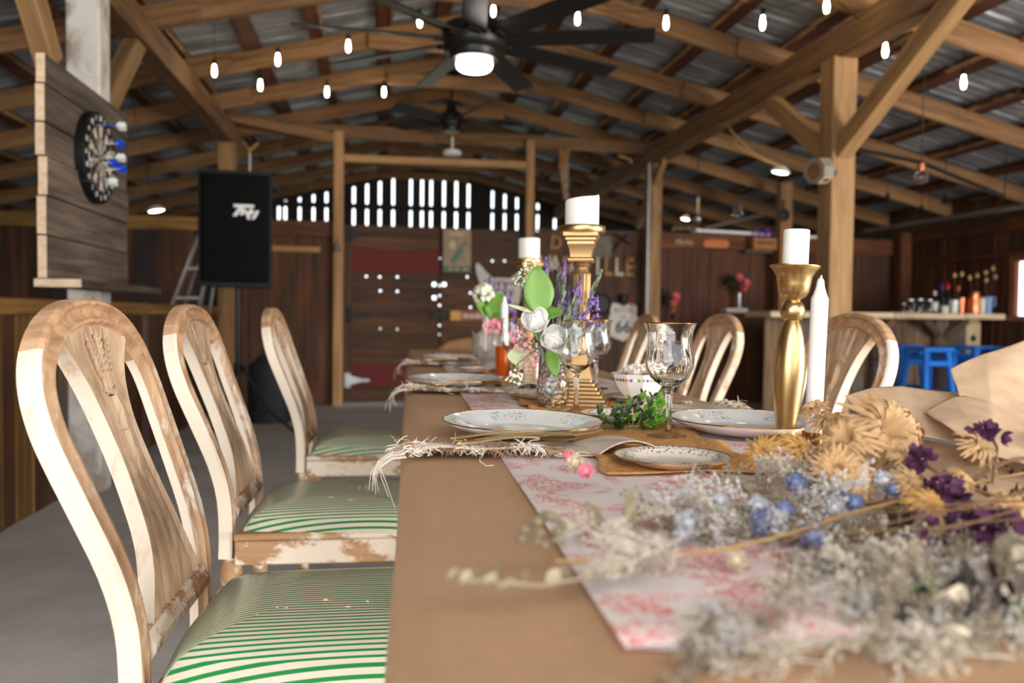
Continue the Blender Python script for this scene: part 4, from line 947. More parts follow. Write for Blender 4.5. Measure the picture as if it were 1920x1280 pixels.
def splat_obj(par):
    WT = [(.50, .130), (.54, .116), (.58, .092), (.62, .074), (.68, .060), (.74, .054), (.80, .057), (.85, .072), (.89, .096), (.92, .122), (.945, .128)]
    mb = MB(); nu, nv = 20, 34
    def thick(u, v): return .009
    for sgn in (1, -1):
        k = len(mb.v)
        for j in range(nv+1):
            z_ = .50+(.945-.50)*j/nv; w_ = spline(WT, z_)
            for i in range(nu+1):
                u = -1+2*i/nu; y_ = u*w_
                if z_ > .88:                     # the top is hidden inside the crest
                    lim = spline([(.88, .19), (.905, .165), (.925, .135), (.945, .1)], z_); y_ = max(-lim, min(lim, y_))
                d_ = .010*sgn
                if sgn > 0:                      # flutes fanning up from the base, gone near the top
                    fl_ = max(0, min(1, (.80-z_)/.06)); d_ += -.0035*fl_*max(0, math.cos(u*math.pi*4.5))**2*(abs(u) > .12)
                    d_ += .004*(abs(u) > .9)
                dz = (lean(z_+.02)-lean(z_-.02))/.04; kk = 1/math.sqrt(1+dz*dz)
                mb.v.append((lean(z_)+d_*kk, y_, z_-d_*kk*dz))
        for j in range(nv):
            for i in range(nu):
                a = k+j*(nu+1)+i; q_ = (a, a+1, a+nu+2, a+nu+1); mb.f.append(q_ if sgn < 0 else q_[::-1])
    n1 = (nu+1)*(nv+1); edge = []
    for j in range(nv):
        for i in (0, nu): a = j*(nu+1)+i; b = a+nu+1; q_ = (a, b, b+n1, a+n1); mb.f.append(q_); edge.append(len(mb.f)-1)
    for j in (0, nv):
        for i in range(nu): a = j*(nu+1)+i; mb.f.append((a, a+1, a+1+n1, a+n1))
    mb.m = [0]*len(mb.f)
    for e_ in edge: mb.m[e_] = 1
    o = mb.build('splat', [M['splat'], M['stile']], par, 40)
    # carved wheat ears tied above a tapering stalk
    mb = MB()
    def P(y_, z_, d_): dz = (lean(z_+.02)-lean(z_-.02))/.04; kk = 1/math.sqrt(1+dz*dz); return V((lean(z_)+d_*kk, y_, z_-d_*kk*dz))
    for y0, y1, zt in ((.0, .0, .938), (-.016, -.034, .926), (.016, .034, .930)):
        for k in range(6):
            t_ = k/6; z_ = .868+(zt-.872)*t_; y_ = y0+(y1-y0)*t_
            for s_ in (-1, 1): mb.ball((0, 0, 0), (.0042, .0052, .0095), 6, 4, TR(P(y_+s_*.0052, z_, .013)) @ Matrix.Rotation(s_*-.5, 4, 'X'))
        mb.tube([P(y1, zt-.010, .012), P(y1*1.15, zt+.010, .011)], [.004, .0008], 5)
        mb.tube([P(y0*.5, .838, .011), P(y0, .872, .012)], .0045, 5)
    mb.tube([P(-.022, .846, .011), P(0, .838, .017), P(.022, .848, .011)], [.003, .006, .003], 6)
    tail = [(.834, .010), (.815, .0125), (.795, .0115), (.78, .009), (.777, .011), (.762, .0105), (.752, .008), (.749, .0095), (.735, .006), (.715, .001)]
    mb.tube([P(.003*math.sin(i), z_, .0115) for i, (z_, r_) in enumerate(tail)], [r_ for z_, r_ in tail], 8)
    mb.build('carving', M['splat'], o, 40)
    return o
def chair(label, x, y, rz_, group):
    t = thing('dining_chair', label, 'chair', (x, y, 0), rz_, group)
    J = next(i for i, p in enumerate(OL) if p.y > .915)
    right = OL[:J+1]; crest = OL[J:]+[V((-p.x, p.y, 0)) for p in OL[J:-1][::-1]]
    sweep(right, 'stile', [M['stile'], M['crest2']], t); sweep([V((-p.x, p.y, 0)) for p in right], 'stile', [M['stile'], M['crest2']], t)
    sweep(crest, 'crest_rail', [M['crest'], M['crest']], t)
    splat_obj(t)
    # shoe below the splat
    sh_ = MB(); L = .152
    pr = [(-.012, .478), (.016, .478), (.024, .49), (.024, .503), (.018, .509), (.014, .521), (-.012, .524)]
    for s_ in (-L, L): sh_.v += [(lean(.5)+a, s_, b) for a, b in pr]
    n = len(pr); sh_.f = [(i, (i+1) % n, n+(i+1) % n, n+i) for i in range(n)]+[tuple(range(n))[::-1], tuple(range(n, 2*n))]; sh_.m = [0]*len(sh_.f)
    sh_.build('back_shoe', M['railw'], t, 30)
    # seat frame with moulded rails
    for s_ in (-1, 1):
        mb = MB(); mb.box((-.225, s_*.19-.014, .385), (.2, s_*.205+.010, .445), bev=.004); mb.box((-.225, s_*.2-.02, .445), (.2, s_*.2+.014, .462), bev=.005); mb.build('seat_rail', M['railw'], t)
    MB().box((.19, -.2, .385), (.222, .2, .447), bev=.004).box((.186, -.2, .447), (.226, .2, .462), bev=.004).build('seat_rail', M['railw'], t)
    MB().box((-.225, -.18, .39), (-.195, .18, .45), bev=.004).build('seat_rail', M['railw'], t)
    # cushion
    nu = 22
    def fn(u, v):
        a = u*2-1; b = v*2-1
        sx_ = a*math.sqrt(1-.5*b*b*.28); sy_ = b*math.sqrt(1-.5*a*a*.28)
        e = max(abs(a), abs(b)); hgt = .462+.058*(1-e**3.2)**.62 if e < 1 else .462
        return (sx_*.222-.002, sy_*(.215+.012*sx_), hgt)
    MB().grid(nu, nu, fn).build('seat_cushion', M['stripe'], t, 180)
    for s_ in (-1, 1):
        mb = MB(); mb.box((.182, s_*.198-.026, .375), (.236, s_*.198+.026, .462), bev=.003)
        lg = mb.lathe([(.02, 0), (.013, .006), (.013, .02), (.015, .04), (.021, .28), (.024, .31), (.018, .318), (.018, .326), (.027, .336), (.027, .35), (.02, .358), (.024, .376)], 20, TR((.21, s_*.198, 0)), mod=lambda a, r, z: 1-.05*(max(0, math.cos(8*a)))*(.04 < z < .29)).build('leg', M['railw'], t, smooth=40)
        MB().lathe([(.014, 0), (.018, .003), (.012, .006), (.006, .008)], 12, TR((.2365, s_*.198, .42), (0, R(90), 0))).build('rosette', M['railw'], lg, smooth=40)
        MB().lathe([(.014, 0), (.018, .003), (.012, .006), (.006, .008)], 12, TR((.21, s_*.2245, .42), (R(-90*s_), 0, 0))).build('rosette', M['railw'], lg, smooth=40)
        mb = MB().lathe([(.016, 0), (.02, .2), (.022, .3), (.027, .315), (.02, .33), (.025, .345), (.025, .37), (.02, .385), (.02, .40)], 16, TR((-.236, s_*.178, 0)))
        mb.build('leg', M['railw'], t, smooth=40)
    return t
T_ANG = -R(1.7)
ch1 = chair('pale oval-back dining chair with green striped seat, nearest on the left of the table', -.085, 1.318, T_ANG, 'oval-back dining chairs at the table')
def chair_at(label, x, y, rz_):
    c_ = copy_tree(ch1); c_.location = (x, y, 0); c_.rotation_euler = (0, 0, rz_); c_['label'] = label; return c_
chair_at('pale oval-back chair second along the left side, its worn rail and turned leg showing', -.11, 2.10, T_ANG)
chair_at('pale oval-back chair third along the left side, before the speaker tripod', -.045, 3.115, T_ANG)
chair_at('oval-back chair on the right side, partly behind the white taper candle', .945, 2.12, math.pi+T_ANG)
chair_at('oval-back chair on the right side, between the goblet and the gold candlestick', .98, 3.1, math.pi+T_ANG)
chair_at('oval-back chair far along the right side, behind the faceted bowl', 1.0, 4.1, math.pi+T_ANG)
# burlap-covered chair back at the far end of the table
# ================================================================== table
TA = R(-1.7); E2 = V((-math.sin(TA), math.cos(TA), 0)); E1 = V((math.cos(TA), math.sin(TA), 0)); T0 = V((-.009, 0, 0)); TZ = .762
def tb(u, v, z=0): return T0+E1*u+E2*v+V((0, 0, TZ+z))
TM = Matrix((E1, E2, (0, 0, 1))).transposed().to_4x4(); TM.translation = T0
tbl = thing('dining_table', 'long folding table hidden under brown paper, set for a meal', 'table'); tbl.matrix_world = TM
for a in (.12, 2.45):
    MB().box((.012, a, .725), (.752, a+2.31, .7585), bev=.006).build('tabletop', M['white'], tbl)
    for yy in (a+.12, a+2.19):
        for xx in (.18, .58): MB().tube([(xx, yy, 0), (xx, yy, .725)], .014, 8).build('leg', M['blackmetal'], tbl)
        MB().tube([(.18, yy, .3), (.58, yy, .3)], .011, 8).build('stretcher', M['blackmetal'], tbl)
def fab(name, c1, c2, sc, rough=.85, bst=.15, big=0):
    q = N(name); c = q.coord((sc, sc, sc), False); n = q.noise(c, 1, 4); n2 = q.noise(q.coord((1, 1, 1), False), 3, 4)
    q.set(Base_Color=q.mix(q.ramp(n, [(.3, 0), (.7, 1)]), c1, c2), Roughness=rough); q.bump(n, bst, .001); return q.m
q = N('kraft_paper'); c = q.coord((60, 260, 60), False); n = q.noise(c, 1.5, 4, .7); n2 = q.noise(q.coord((1, 1, 1), False), 5, 5)
q.set(Base_Color=q.mix(q.ramp(n, [(.3, 0), (.7, 1)]), sr(174, 137, 105), sr(192, 154, 121)), Roughness=.62, Specular_IOR_Level=.25); q.bump(n2, .12, .01); M['kraft'] = q.m
M['wrap'] = fab('wrap_paper', sr(186, 154, 122), sr(206, 174, 142), 40, .7, .1)
prof = [(-.010, -.18), (-.007, -.11), (-.005, -.06), (-.003, -.03), (.0, -.016), (.006, -.006), (.016, -.001), (.03, 0)]
full = prof+[(.1+.56*k/10, 0) for k in range(11)]+[(.764-a, b) for a, b in prof[::-1]]
mb = MB(); nv = 60; n = len(full)
for j in range(nv+1):
    v = .1+4.67*j/nv
    for i, (u, z) in enumerate(full):
        wv = .012*math.sin(v*3.1+u)*max(0, -z)*2+.006*math.sin(v*11+1)*max(0, -z)*2
        mb.v.append((u-wv*(1 if u < .3 else -1), v, TZ+z+.0012*math.sin(v*5+u*9)*(z == 0)-.001))
mb.f = [(j*n+i, j*n+i+1, (j+1)*n+i+1, (j+1)*n+i) for j in range(nv) for i in range(n-1)]; mb.m = [0]*len(mb.f)
pc = mb.build('paper_tablecloth', M['kraft'], None, 60); pc.matrix_world = TM; tag(pc, 'brown kraft paper covering the long dining table', 'tablecloth')
# toile cloth
q = N('toile_cloth'); c = q.coord((1, 1, 1), False)
nA = q.noise(c, 13, 3, .6, .3); nB = q.noise(c, 52, 3, .6, 1.8); nC = q.noise(c, 150, 3, .6, 2.2)
mask = q.ramp(nA, [(.475, 0), (.55, 1)])
ln = q.ramp(q.math('ABSOLUTE', q.math('SUBTRACT', nB, .5)), [(.014, 1), (.045, 0)])
l2 = q.ramp(q.math('ABSOLUTE', q.math('SUBTRACT', nC, .5)), [(.02, .8), (.06, 0)])
fac = q.math('MULTIPLY', mask, q.math('MAXIMUM', ln, q.math('MULTIPLY', l2, q.ramp(nB, [(.48, 0), (.56, 1)]))))
wvn = q.noise(q.coord((700, 700, 700), False), 1, 1)
q.set(Base_Color=q.mix(fac, q.mix(wvn, sr(232, 220, 214), sr(214, 200, 194)), sr(206, 74, 72)), Roughness=.85); q.bump(wvn, .1, .0005); M['toile'] = q.m
def runner(name, label, mat, u0, u1, v0, v1, z, nu=24, nv=90, amp=.0015, ruffle=0):
    def fn(a, b):
        u = u0+(u1-u0)*a; v = v0+(v1-v0)*b
        if ruffle: e = (1 if a < .08 else -1 if a > .92 else 0); u += e*0+(ruffle*math.sin(v*48+a*6)*(a < .03 or a > .97))
        return (u, v, TZ+z+amp*math.sin(v*13+u*21)+amp*.7*math.sin(u*37-v*7)+(ruffle*.5*(1+math.sin(v*48))*(a < .09 or a > .91 or b < .012) if ruffle else 0))
    o = MB().grid(nu, nv, fn).build(name, mat, None, 180); o.matrix_world = TM; solid(o, .0012, 1); return tag(o, label, 'table runner')
runner('toile_runner', 'white table runner with red toile print, under the burlap runner', M['toile'], .143, .645, .474, 4.35, .0022)
hem = MB().grid(20, 1, lambda a, b: (.143+.502*a, .4715+.003*b, TZ+.0045)).build('hem', fab('violet_hem', sr(150, 140, 170), sr(214, 206, 220), 80), None); hem.parent = bpy.data.objects['toile_runner']
q = N('burlap'); c = q.coord((1, 1, 1), False); sx_ = q.n('ShaderNodeSeparateXYZ'); q.l(c, sx_.inputs[0])
g1 = q.math('SINE', q.math('MULTIPLY', sx_.outputs[0], 1500)); g2 = q.math('SINE', q.math('MULTIPLY', sx_.outputs[1], 1500)); gg = q.math('MULTIPLY', g1, g2)
nn = q.noise(c, 120, 3); q.set(Base_Color=q.mix(q.ramp(nn, [(.3, 0), (.7, 1)]), sr(176, 118, 58), sr(222, 166, 102)), Roughness=.9); q.bump(gg, .6, .001); M['burlap'] = q.m
runner('burlap_runner', 'orange-tan burlap runner with a ruffled edge down the middle of the table', M['burlap'], .262, .50, .985, 4.3, .006, 24, 160, .0012, .006)

# burlap hump over the chair at the far end
bc = thing('end_chair', 'chair at the far end of the table with a rounded tan cover', 'chair', tb(.44, 5.02, -TZ), T_ANG)
def hump(u, v):
    a = (u-.5)*2; w_ = .27; top = .845-.055*abs(a)**2.4-.12*max(0, abs(a)-.75); return (a*w_, .05*math.sin(v*math.pi)*0+(-.045+.0 if v < .5 else .045), .25+(top-.25)*(1-abs(2*v-1))**.5)
MB().grid(24, 20, hump).build('cover', fab('tan_cover', sr(132, 94, 58), sr(160, 118, 76), 60), bc, 180)
MB().box((-.2, -.02, .42), (.2, .42, .46), bev=.01).build('seat', M['railw'], bc)
for sx2 in (-.18, .18):
    for sy2 in (0, .4): MB().lathe([(.014, 0), (.02, .42)], 10, TR((sx2, sy2, 0))).build('leg', M['railw'], bc)

# ------------------------------------------------------------------ tableware materials
M['gold'] = N('brushed_gold').set(Base_Color=sr(204, 170, 116), Metallic=1.0, Roughness=.3).m
M['goldpale'] = N('antique_gold').set(Base_Color=sr(176, 142, 98), Metallic=.85, Roughness=.45).m
M['goldrim'] = N('gold_rim').set(Base_Color=sr(200, 140, 70), Metallic=1.0, Roughness=.2).m
q = N('wax'); q.set(Base_Color=sr(240, 234, 228), Roughness=.45, Subsurface_Weight=.25, Subsurface_Radius=(.02, .012, .008), Subsurface_Scale=.5); M['wax'] = q.m
def china(name, r0_, r1_, mode):
    q = N(name); c = q.n('ShaderNodeTexCoord'); sp = q.n('ShaderNodeSeparateXYZ'); q.l(c.outputs['Object'], sp.inputs[0]); x, y, z_ = sp.outputs
    r_ = q.math('SQRT', q.math('ADD', q.math('MULTIPLY', x, x), q.math('MULTIPLY', y, y))); an = q.math('ARCTAN2', y, x)
    band = q.math('MULTIPLY', q.math('GREATER_THAN', r_, r0_), q.math('LESS_THAN', r_, r1_))
    up_ = q.n('ShaderNodeNewGeometry'); sn = q.n('ShaderNodeSeparateXYZ'); q.l(up_.outputs['Normal'], sn.inputs[0]); band = q.math('MULTIPLY', band, q.math('GREATER_THAN', sn.outputs[2], .1))
    vec = q.coord((1, 1, 1), False)
    if mode == 0:
        lob = q.math('GREATER_THAN', q.math('SINE', q.math('MULTIPLY', an, 5)), -.1); nb = q.noise(vec, 130, 3, .6, 1.5)
        f = q.math('MULTIPLY', q.math('MULTIPLY', band, lob), q.ramp(nb, [(.53, 0), (.6, .75)]))
        col = q.mix(f, sr(226, 222, 220), sr(104, 130, 130))
    else:
        vo = q.n('ShaderNodeTexVoronoi'); vo.inputs['Scale'].default_value = 170; q.l(vec, vo.inputs['Vector'])
        cc = q.ramp(q.noise(vec, 90, 1), [(.4, sr(70, 84, 120)), (.47, sr(214, 130, 84)), (.56, sr(200, 96, 80)), (.62, sr(110, 140, 110))], True)
        f = q.math('MULTIPLY', band, q.ramp(vo.outputs['Distance'], [(.32, .85), (.42, 0)]))
        col = q.mix(f, sr(232, 222, 208), cc)
    q.set(Base_Color=col, Roughness=.12, Coat_Weight=.3); return q.m
M['china'] = china('floral_china', .094, .126, 0); M['china2'] = china('bright_border_china', .053, .0715, 1)
def scal(n, a): return lambda an, r_, z_: 1+a*math.cos(n*an)*max(0, (r_-.3*1)/1 if False else 1)*(r_ > .05)
def plate_mesh(Rp, hgt, mat, ns, am):
    k = Rp/.135
    pr = [(0, .003), (.07, .003), (.088, .0065), (.1, .012), (.118, .018), (.132, hgt-.001), (.135, hgt), (.1345, hgt-.0022), (.12, .0135), (.1, .006), (.08, .0), (.072, 0), (.071, .0012), (0, .0012)]
    pr = [(r_*k, z_ if Rp > .1 else z_*.8) for r_, z_ in pr]
    f = (lambda an, r_, z_: 1+am*math.cos(ns*an)*(min(1, max(0, r_/Rp-.6)*2.5)))
    me = MB().lathe(pr, 96, mod=f, cap=False).mesh('plate', mat, 50)
    rim = MB().tube([((Rp*(1+am*math.cos(ns*a)))*math.cos(a), (Rp*(1+am*math.cos(ns*a)))*math.sin(a), (hgt if Rp > .1 else hgt*.8)-.0004) for a in [2*math.pi*i/96 for i in range(96)]], .0011, 5, True).mesh('gold_rim', M['goldrim'], 180)
    return me, rim
DP = plate_mesh(.135, .024, M['china'], 20, .008); SP = plate_mesh(.078, .016, M['china2'], 0, 0)
def dish(name, label, p, kit, group, rz_=0, tilt=(0, 0)):
    t = tag(link(name, kit[0], None, p, (tilt[0], tilt[1], rz_)), label, 'plate', group); link('gold_rim', kit[1], t); return t
ZN = .016
p = oZ(980, 791, TZ+.028); dish('dinner_plate', 'nearest white dinner plate with grey-green sprigs and gold rim, on the left side', (p.x, p.y, TZ+.009), DP, 'floral dinner plates', 1.35, (R(.6), R(-.4)))
p = oZ(855, 709.5, TZ+.028); dish('dinner_plate', 'white dinner plate second along the left side, between two fringed napkins', (p.x, p.y, TZ+.009), DP, 'floral dinner plates', .5)
p = oZ(850, 669, TZ+.028); dish('dinner_plate', 'white dinner plate furthest along the left side, near the table end', (p.x, p.y, TZ+.009), DP, 'floral dinner plates', 2.2)
p = oZ(1262, 788, TZ+.028); dish('dinner_plate', 'white dinner plate on the right side, cut off by the gold candlestick', (p.x+.134, p.y-.01, TZ+.009), DP, 'floral dinner plates', 0.2)
p = oZ(1260, 857, TZ+.018); dish('bread_plate', 'nearest small cream plate with bright floral border, on the burlap', (p.x, p.y, TZ+.0085), SP, 'small floral-bordered plates', 0)
p = oZ(1163, 776, TZ+.018); dish('bread_plate', 'small cream plate behind the green sprig and second goblet', (p.x, p.y, TZ+.0085), SP, 'small floral-bordered plates', .8)
p = oZ(1005, 737, TZ+.018); dish('bread_plate', 'small cream plate left of the glass bud vase, half hidden', (p.x, p.y, TZ+.0085), SP, 'small floral-bordered plates', 2)
p = oZ(893, 691, TZ+.018); dish('bread_plate', 'small plate far down the table beside the amber glass', (p.x, p.y, TZ+.0085), SP, 'small floral-bordered plates', 1)
pb_ = oZ(1196, 744, TZ+.018); dish('saucer', 'small plate under the patterned sugar bowl', (pb_.x, pb_.y, TZ+.0085), SP, 'small floral-bordered plates', 1)
# bowl
bw = thing('patterned_bowl', 'white faceted bowl with a coloured border on a small plate', 'bowl', (pb_.x, pb_.y, TZ+.0125), .2)
poly = lambda an, r_, z_: 1/max(.9, math.cos((an % (math.pi/5))-math.pi/10))*math.cos(math.pi/10)*1.03
MB().lathe([(.026, 0), (.03, .0), (.03, .004), (.045, .018), (.056, .036), (.062, .052), (.065, .062), (.063, .0625), (.058, .048), (.05, .032), (.036, .014), (0, .008)], 60, mod=poly).build('bowl', plain('bowl_china', sr(230, 224, 216), .15), bw, smooth=30)
deco = {}
for k in range(40):
    a = 2*math.pi*k/40; r_ = .0615*poly(a, 1, 0); key = ('orange', 'dblue', 'goldrim', 'gdark')[k % 4]
    deco.setdefault(key, MB()).prism([(-.0028, -.0035), (.0028, -.0035), (.0028, .0035), (-.0028, .0035)] if k % 2 else [(0, -.0045), (.0035, 0), (0, .0045), (-.0035, 0)], -.0006, .0008, TR((r_*math.cos(a), r_*math.sin(a), .0495)) @ Matrix.Rotation(a, 4, 'Z') @ Matrix.Rotation(R(78), 4, 'Y') @ Matrix.Rotation(R(90), 4, 'Z'))
for k_, m_ in deco.items(): stuff(m_.build('border_pattern', M[k_], bw))
M['petalw'] = plain('white_petal', sr(224, 220, 214), .6, var=.04); M['cotton'] = plain('cream_ruffle', sr(226, 212, 200), .8, var=.06)
cf = thing('ruffled_flowers', 'heap of small ruffled cream flowers in the patterned bowl', 'flowers', (pb_.x, pb_.y, TZ+.066))
for k in range(9):
    mb = MB(); a = k*2.4; rr_ = .008+.0048*k**.9; c_ = (rr_*math.cos(a), rr_*math.sin(a), .012-.0015*k*.6)
    for j in range(3): blossom(mb, c_, .016+.004*j, 6, (math.cos(a)*.5, math.sin(a)*.5, 1), 1.5-.5*j)
    mb.build('flower', M['cotton'], cf, 180)
# goblets
def swirl(an, r_, z_): return 1+(.018*math.cos(13*an+z_*95) if .088 < z_ < .175 else 0)
GP = [(r_, z_*.96) for r_, z_ in [(.036, 0), (.036, .002), (.02, .0045), (.007, .01), (.0052, .02), (.0048, .05), (.0055, .075), (.008, .086), (.02, .094), (.032, .105), (.0395, .122), (.0405, .136), (.038, .152), (.0365, .168), (.0385, .185), (.0435, .2), (.0425, .2), (.0372, .185), (.0352, .168), (.0366, .152), (.039, .136), (.038, .123), (.0305, .107), (.018, .097), (0, .094)]]
gm = MB().lathe(GP, 112, mod=swirl, cap=False); gm.f.append(tuple(range(112))[::-1]); gm.m.append(0)
GM = gm.mesh('goblet', M['glass'], 60); GR = MB().tube([(.0432*math.cos(2*math.pi*i/64), .0432*math.sin(2*math.pi*i/64), .192) for i in range(64)], .00095, 6, True).mesh('gold_rim', M['goldrim'], 180)
def goblet(label, px, py, zz=.0065):
    p = oZ(px, py, TZ); t = tag(link('goblet', GM, None, (p.x, p.y, TZ+zz), (0, 0, random.random())), label, 'goblet', 'gold-rimmed swirl goblets'); link('gold_rim', GR, t); return p
goblet('gold-rimmed crystal goblet standing alone beside the green sprig', 1253, 826); goblet('gold-rimmed goblet in front of the lavender, behind the nearest plate', 1080, 776)
goblet('gold-rimmed goblet just behind the lavender and the tall gold column', 1117, 733); goblet('gold-rimmed goblet far along beside the amber glass', 960, 712)
M['amber'] = N('amber_glass').set(Base_Color=sr(232, 120, 24), Roughness=.05, Transmission_Weight=.75, IOR=1.45).m
p = oZ(941, 711, TZ); t = thing('amber_tumbler', 'tall amber glass tumbler in the middle of the table, far along', 'tumbler', (p.x, p.y, TZ+.0075)); MB().lathe([(.019, 0), (.02, .03), (.0225, .1), (.021, .1), (.0185, .03), (.017, .006)], 28).build('glass', M['amber'], t, smooth=50)
p = oZ(990, 736, TZ); t = thing('glass_jar', 'clear wide glass jar behind the pink flower cluster', 'jar', (p.x, p.y, TZ+.0065)); MB().lathe([(.04, 0), (.042, .01), (.042, .1), (.036, .118), (.037, .13), (.034, .13), (.033, .118), (.039, .1), (.039, .008)], 36).build('glass', M['glass2'], t, smooth=50)

# candle holders
def column_holder(label, p, rz_, clab, top):
    t = thing('column_candlestick', label, 'candle holder', p, rz_)
    mb = MB(); z = 0
    for k in range(7): h_ = .0085; hw = .066-.0062*k; mb.box((-hw, -hw, z), (hw, hw, z+h_), bev=.0018); z += h_
    n0 = 4
    mb.lathe([(.030*1.414, z), (.020*1.414, z+.035), (.017*1.414, z+.05)], 4, Matrix.Rotation(math.pi/4, 4, 'Z')); z += .05
    mb.build('stepped_base', M['goldpale'], t, smooth=30)
    zc = .405-.016-.066
    MB().lathe([(.021, z), (.023, z+.006), (.019, z+.012), (.0195, z+.016), (.021, zc-.03), (.023, zc-.026), (.017, zc-.02), (.015, zc-.012), (.02, zc-.006), (.017, zc)], 112, mod=lambda an, r_, q_: 1+(.06*math.cos(16*an) if z+.014 < q_ < zc-.028 else 0)).build('fluted_shaft', M['goldpale'], t, smooth=40)
    sq = [(.027, zc), (.0285, zc+.004), (.0285, zc+.007), (.0235, zc+.011), (.0235, zc+.014), (.026, zc+.03), (.0285, zc+.036), (.03, zc+.04), (.03, zc+.046), (.034, zc+.049), (.034, zc+.054), (.0385, zc+.058), (.0385, zc+.066)]
    MB().lathe([(a*1.414, b) for a, b in sq], 4, Matrix.Rotation(math.pi/4, 4, 'Z')).build('square_capital', M['goldpale'], t, smooth=20)
    MB().lathe([(.045, .389), (.0525, .3895), (.054, .392), (.054, .403), (.0525, .405), (.02, .4045)], 40).build('candle_plate', M['gold'], t, smooth=40)
    c = thing('pillar_candle', clab, 'candle', (p[0], p[1], p[2]+.405), rz_)
    MB().lathe([(.037, 0), (.0385, .003), (.0385, top-.005), (.037, top), (.034, top-.002), (.025, top-.012), (0, top-.014)], 40, mod=lambda an, r_, q_: 1).build('wax', M['wax'], c, smooth=50)
    w_ = c.children[0].data
    for v in w_.vertices:
        if v.co.z > .03: a = math.atan2(v.co.y, v.co.x); v.co.z += (.004*math.cos(a)+.006*max(0, math.cos(a-.1))**8)*(v.co.z/top) if top < .07 else .0006*math.cos(a)
    MB().tube([(0, 0, top-.015), (.001, .001, top-.003)], .001, 5).build('wick', M['black'], c)
p = oZ(1086, 763, TZ); column_holder('tall gold column candle holder on a stepped square base, behind the lavender', (p.x, p.y, TZ+.0075), R(-18), 'thick white pillar candle with a melted lip on the nearer gold column', .062)
pc2 = oY(992, 487, 2.85); column_holder('gold column candle holder further along, mostly hidden by the green leaf', (pc2.x, pc2.y, TZ+.0075), R(10), 'smaller white pillar candle on the farther gold column', .073)
# turned candlestick
pt_ = oY(1473, 750, 1.22)
t = thing('turned_candlestick', 'shiny gold turned candlestick with a bell cup, right of the centre', 'candle holder', (pt_.x+.0, 1.22, TZ+.003), rot=(0, R(2.2), 0))
MB().lathe([(.04, 0), (.042, .004), (.036, .009), (.02, .014), (.0155, .022), (.0165, .03), (.0195, .055), (.0232, .085), (.0255, .112), (.0256, .13), (.0235, .155), (.0195, .178), (.0155, .194), (.0128, .2), (.012, .202), (.0165, .206), (.0193, .214), (.0196, .220), (.0175, .229), (.012, .235), (.0125, .2375), (.0195, .242), (.0245, .25), (.0265, .262), (.0285, .274), (.034, .284), (.0395, .2895), (.0395, .292), (.037, .2925), (.028, .282), (0, .2815)], 48).build('turned_body', M['gold'], t, smooth=50)
c = thing('pillar_candle', 'short white pillar candle standing in the shiny turned candlestick', 'candle', t.matrix_basis @ V((0, 0, .2825)), rot=(0, R(1.6), 0))
MB().lathe([(.0205, 0), (.0205, .066), (.0195, .0675), (.016, .0655), (.006, .063), (0, .063)], 36).build('wax', M['wax'], c, smooth=50); MB().tube([(0, 0, .062), (0, .001, .071)], .0008, 5).build('wick', M['black'], c)
def taper(label, px, ytop, Y, r_, hl, lean_=0, base=.03):
    a = oY(px, ytop, Y); ht = a.z-TZ-base
    h_ = thing('taper_holder', hl, 'candle holder', (a.x-math.sin(lean_)*ht, Y, TZ+.006))
    MB().lathe([(r_*2.3, 0), (r_*2.4, .004), (r_*1.1, .008), (r_*1.25, base+.008), (r_*1.08, base+.008), (r_*1.04, base-.006), (0, base-.006)], 28).build('cup', M['goldrim'], h_, smooth=50)
    c = thing('taper_candle', label, 'candle', (a.x-math.sin(lean_)*ht, Y, TZ+base), rot=(0, lean_, 0))
    MB().lathe([(r_, 0), (r_, ht-.031), (r_*.98, ht-.0295), (r_*.74, ht-.023), (r_*.5, ht-.013), (r_*.42, ht-.006), (r_*.36, ht-.003), (r_*.2, ht)], 28).build('wax', M['wax'], c, smooth=28)
    MB().tube([(0, 0, ht-.002), (.001, 0, ht+.004)], .0012, 5).build('wick', M['wax'], c)
taper('tall white taper candle right of the shiny gold candlestick', 1539, 521, 1.08, .0122, 'small copper cup under the tall white taper, hidden by dried flowers', R(1.6))
taper('white taper candle far along, just right of the far green leaves', 946, 556, 2.75, .0125, 'small cup holding the far white taper beside the goblet')
taper('short white taper candle behind the tulip-shaped glass vase', 911, 586, 3.4, .0125, 'small cup holding the short taper behind the tulip vase')

